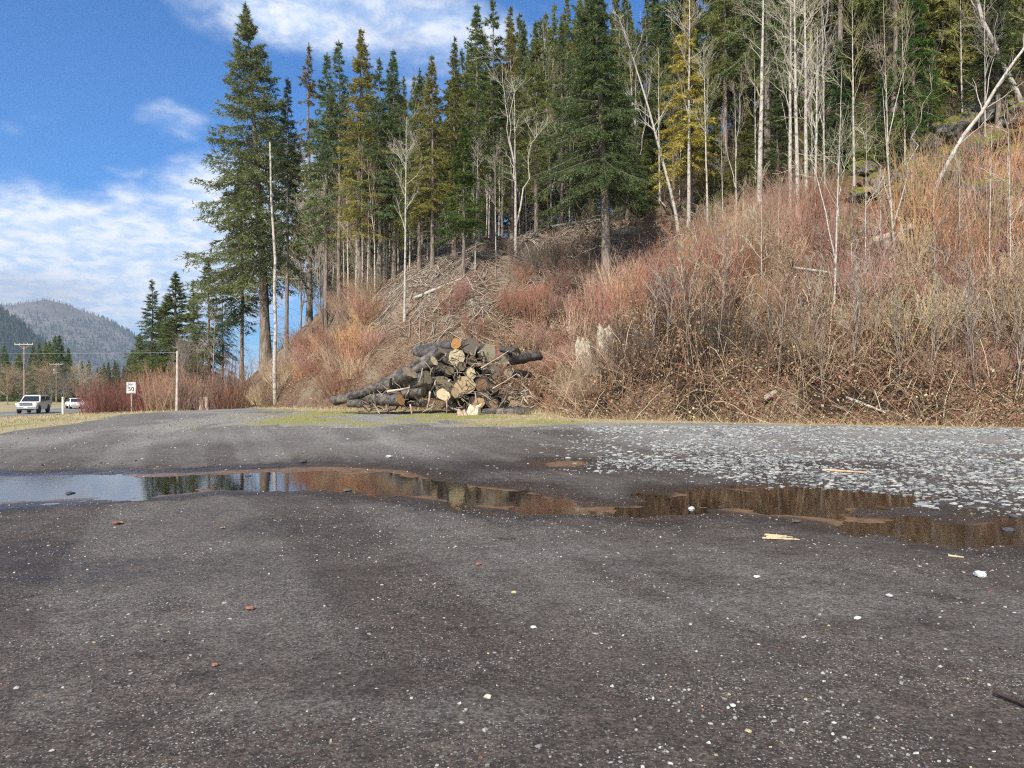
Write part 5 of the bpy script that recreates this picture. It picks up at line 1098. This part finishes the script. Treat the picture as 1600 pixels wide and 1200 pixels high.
b = MB(); box(b, (2.775, 0, .97), (.05, 1.14, .24)); gr_ = b.obj('grille', BLACK, t); b = MB(); box(b, (2.80, 0, .97), (.03, 1.16, .06)); box(b, (2.80, 0, 1.085), (.03, 1.16, .03)); b.obj('grille_bar', CHROME, gr_)
b = MB(); box(b, (2.82, 0, .62), (.16, 1.86, .24)); bp_ = b.obj('bumper', CHROME, t); b = MB(); box(b, (2.905, 0, .66), (.012, .32, .16)); b.obj('licence_plate', PAINT, bp_); b = MB(); box(b, (2.80, 0, .42), (.1, 1.4, .14)); b.obj('air_dam', BLACK, t)
wheels(t, (1.75, -1.6), .86, .40)
x, y, rz_ = facing(118, 101, (.62, -.78)); zr = float(np.interp(y, [0, 60, 110, 300], [-.27, -.77, -.79, -.94]))
zr = max(zr, CAM_H + (HZ - 631.5) / F * y - 1.42)
t = thing('parked_car', 'white car with only its roof and windows above the grass right of the marker post', 'car', (x, y, Hs(x, y) + .02), rz_)
profile('body', [(2.2, .35), (2.28, .65), (2.15, .80), (1.0, .93), (-1.9, .96), (-2.25, .9), (-2.3, .4)], .88, .84, .4, .95, PAINT, t, .06); profile('cabin', [(1.05, .92), (.30, 1.38), (-.2, 1.45), (-1.0, 1.43), (-1.75, .95)], .82, .62, .92, 1.45, PAINT, t, .05)
panel('windshield', [(.99, -.70, .975), (.99, .70, .975), (.36, .58, 1.355), (.36, -.58, 1.355)], GLASS, t)
for s_ in (1, -1):
    q = lambda x_, z_: (x_, s_ * (.825 + (.625 - .825) * (z_ - .92) / .53 + .004), z_)
    for A in ([(.75, 1.0), (.2, 1.34), (-.2, 1.38), (-.2, 1.0)], [(-.3, 1.0), (-.3, 1.38), (-.95, 1.36), (-1.4, 1.0)]):
        pts_ = [q(*a_) for a_ in A]; panel('side_window', pts_ if s_ < 0 else pts_[::-1], GLASS, t)
    b = MB(); box(b, (2.2, s_ * .62, .68), (.14, .36, .14)); b.obj('headlight', LAMP, t)
wheels(t, (1.4, -1.4), .78, .33)

# ------------------------------------------------------------------ far hills, their woods, and the air
def far_hill(name, prof, Yr, Y0, seed, mat):
    px = np.linspace(prof[0][0], prof[-1][0], 150); vv = np.linspace(0, 1, 60); PX, VV = np.meshgrid(px, vv)
    rh = np.interp(px, [a_[0] for a_ in prof], [CAM_H + (HZ - a_[1]) / F * Yr for a_ in prof])
    Xr = (PX - 800) / F * Yr; Yy = Y0 + (Yr - Y0) * VV * 1.3
    top = np.where(VV < .74, (VV / .74) ** 1.15, 1 - .55 * ((VV - .74) / .26) ** 2)
    Z = np.maximum(rh[None], 0) * top; Z = Z + (fbm(Xr, Yy, .0035, 4, seed) - .5) * .16 * rh.max() * np.sin(np.pi * np.clip(VV / .74, 0, 1)) * (Z > 1); Z = Z - 3
    b = MB(); i = np.arange(PX.size).reshape(PX.shape); b.add(np.stack([Xr, Yy, Z], -1).reshape(-1, 3), np.stack([i[:-1, :-1], i[:-1, 1:], i[1:, 1:], i[1:, :-1]], -1).reshape(-1, 4)); kind(b.obj(name, mat, smooth=True), 'structure'); return Xr, Yy, Z
def woods(name, XYZ, n, hmin, hmax, cols, seed, label, bald=None):
    q = np.random.default_rng(seed); X, Yy, Z = XYZ; a_ = q.random(n) * (X.shape[0] - 12) ; c_ = q.random(n) * (X.shape[1] - 1.01); i, j = a_.astype(int), c_.astype(int); fi, fj = (a_ - i)[:, None], (c_ - j)[:, None]
    P = np.stack([X, Yy, Z], -1); p = (P[i, j] * (1 - fj) + P[i, j + 1] * fj) * (1 - fi) + (P[i + 1, j] * (1 - fj) + P[i + 1, j + 1] * fj) * fi
    h = hmin + (hmax - hmin) * q.random(n); K = 5; an = np.arange(K) * 2 * np.pi / K + q.random((n, 1)) * 6; r = h * (.16 + .06 * q.random(n)); c = np.array(cols)[q.integers(0, len(cols), n)]
    if bald is not None:
        k = bald(p) > q.random(n); r = np.where(k, r * .25, r); c = np.where(k[:, None], np.array([(.27, .235, .20), (.21, .18, .15), (.32, .28, .22)])[q.integers(0, 3, n)], c)
    c = c * (.7 + .6 * q.random(n))[:, None]; V = []
    for lo, hi, s_ in ((.05, .5, 1.0), (.3, .75, .75), (.55, 1.0, .5)):
        ring = np.stack([np.cos(an) * (r * s_)[:, None], np.sin(an) * (r * s_)[:, None], np.repeat((h * lo)[:, None], K, 1) * (.9 + .2 * q.random((n, K)))], -1) + p[:, None]; tip = p + np.stack([0 * h, 0 * h, h * hi], -1); V.append(np.concatenate([ring, tip[:, None]], 1))
    V = np.concatenate(V, 1); f = np.array([[m_ * 6 + k, m_ * 6 + (k + 1) % K, m_ * 6 + K] for m_ in range(3) for k in range(K)]); F_ = (f[None] + (np.arange(n) * 18)[:, None, None]).reshape(-1, 3)
    b = MB(); b.add(V.reshape(-1, 3), F_, np.repeat(c, 18, 0)); kind(b.obj(name, M['litter']), 'stuff', label, 'forest')
HM = simple('far_slope', (.06, .07, .04), .95, .1, .4, .004); HB = simple('burnt_slope', (.16, .14, .115), .95, .1, .4, .003)
mh = far_hill('mountain', [(-150, 478), (-40, 474), (20, 478), (55, 473), (80, 469), (105, 475), (130, 485), (160, 495), (190, 512), (215, 530), (245, 552), (300, 580), (380, 598), (430, 612)], 5200, 3300, 301, HB)
woods('mountain_forest', mh, 15000, 14, 30, [(.045, .075, .035), (.06, .09, .035), (.035, .06, .035)], 302, 'conifers and burnt snags covering the far mountain', lambda p: np.clip((p[:, 2] - 340 + 260 * (fbm(p[:, 0], p[:, 1], .004, 3, 303) - .5)) / 160, 0, .93))
dh = far_hill('forested_hill', [(-260, 380), (-100, 430), (0, 487), (25, 503), (50, 526), (75, 550), (110, 582), (150, 606), (180, 613)], 2500, 1700, 305, HM)
woods('hill_forest', dh, 9000, 16, 30, [(.04, .07, .035), (.05, .085, .035), (.03, .055, .03)], 306, 'dense dark conifers covering the near hill at left')
def haze():
    m = bpy.data.materials.new('thin_air'); m.use_nodes = True; m.node_tree.nodes.clear(); g = NT(m.node_tree)
    v = g.n('ShaderNodeVolumePrincipled', i_Color=(.72, .84, 1.0, 1), i_Density=HAZE_D, i_Anisotropy=.2); o = g.n('ShaderNodeOutputMaterial'); g.l(v.outputs[0], o.inputs['Volume'])
    b = MB(); box(b, (0, 4500, 370), (13000, 9800, 800)); kind(b.obj('haze', m), 'stuff', 'thin blue air between the lot and the far mountain', 'haze')
HAZE_D = .0001
haze()
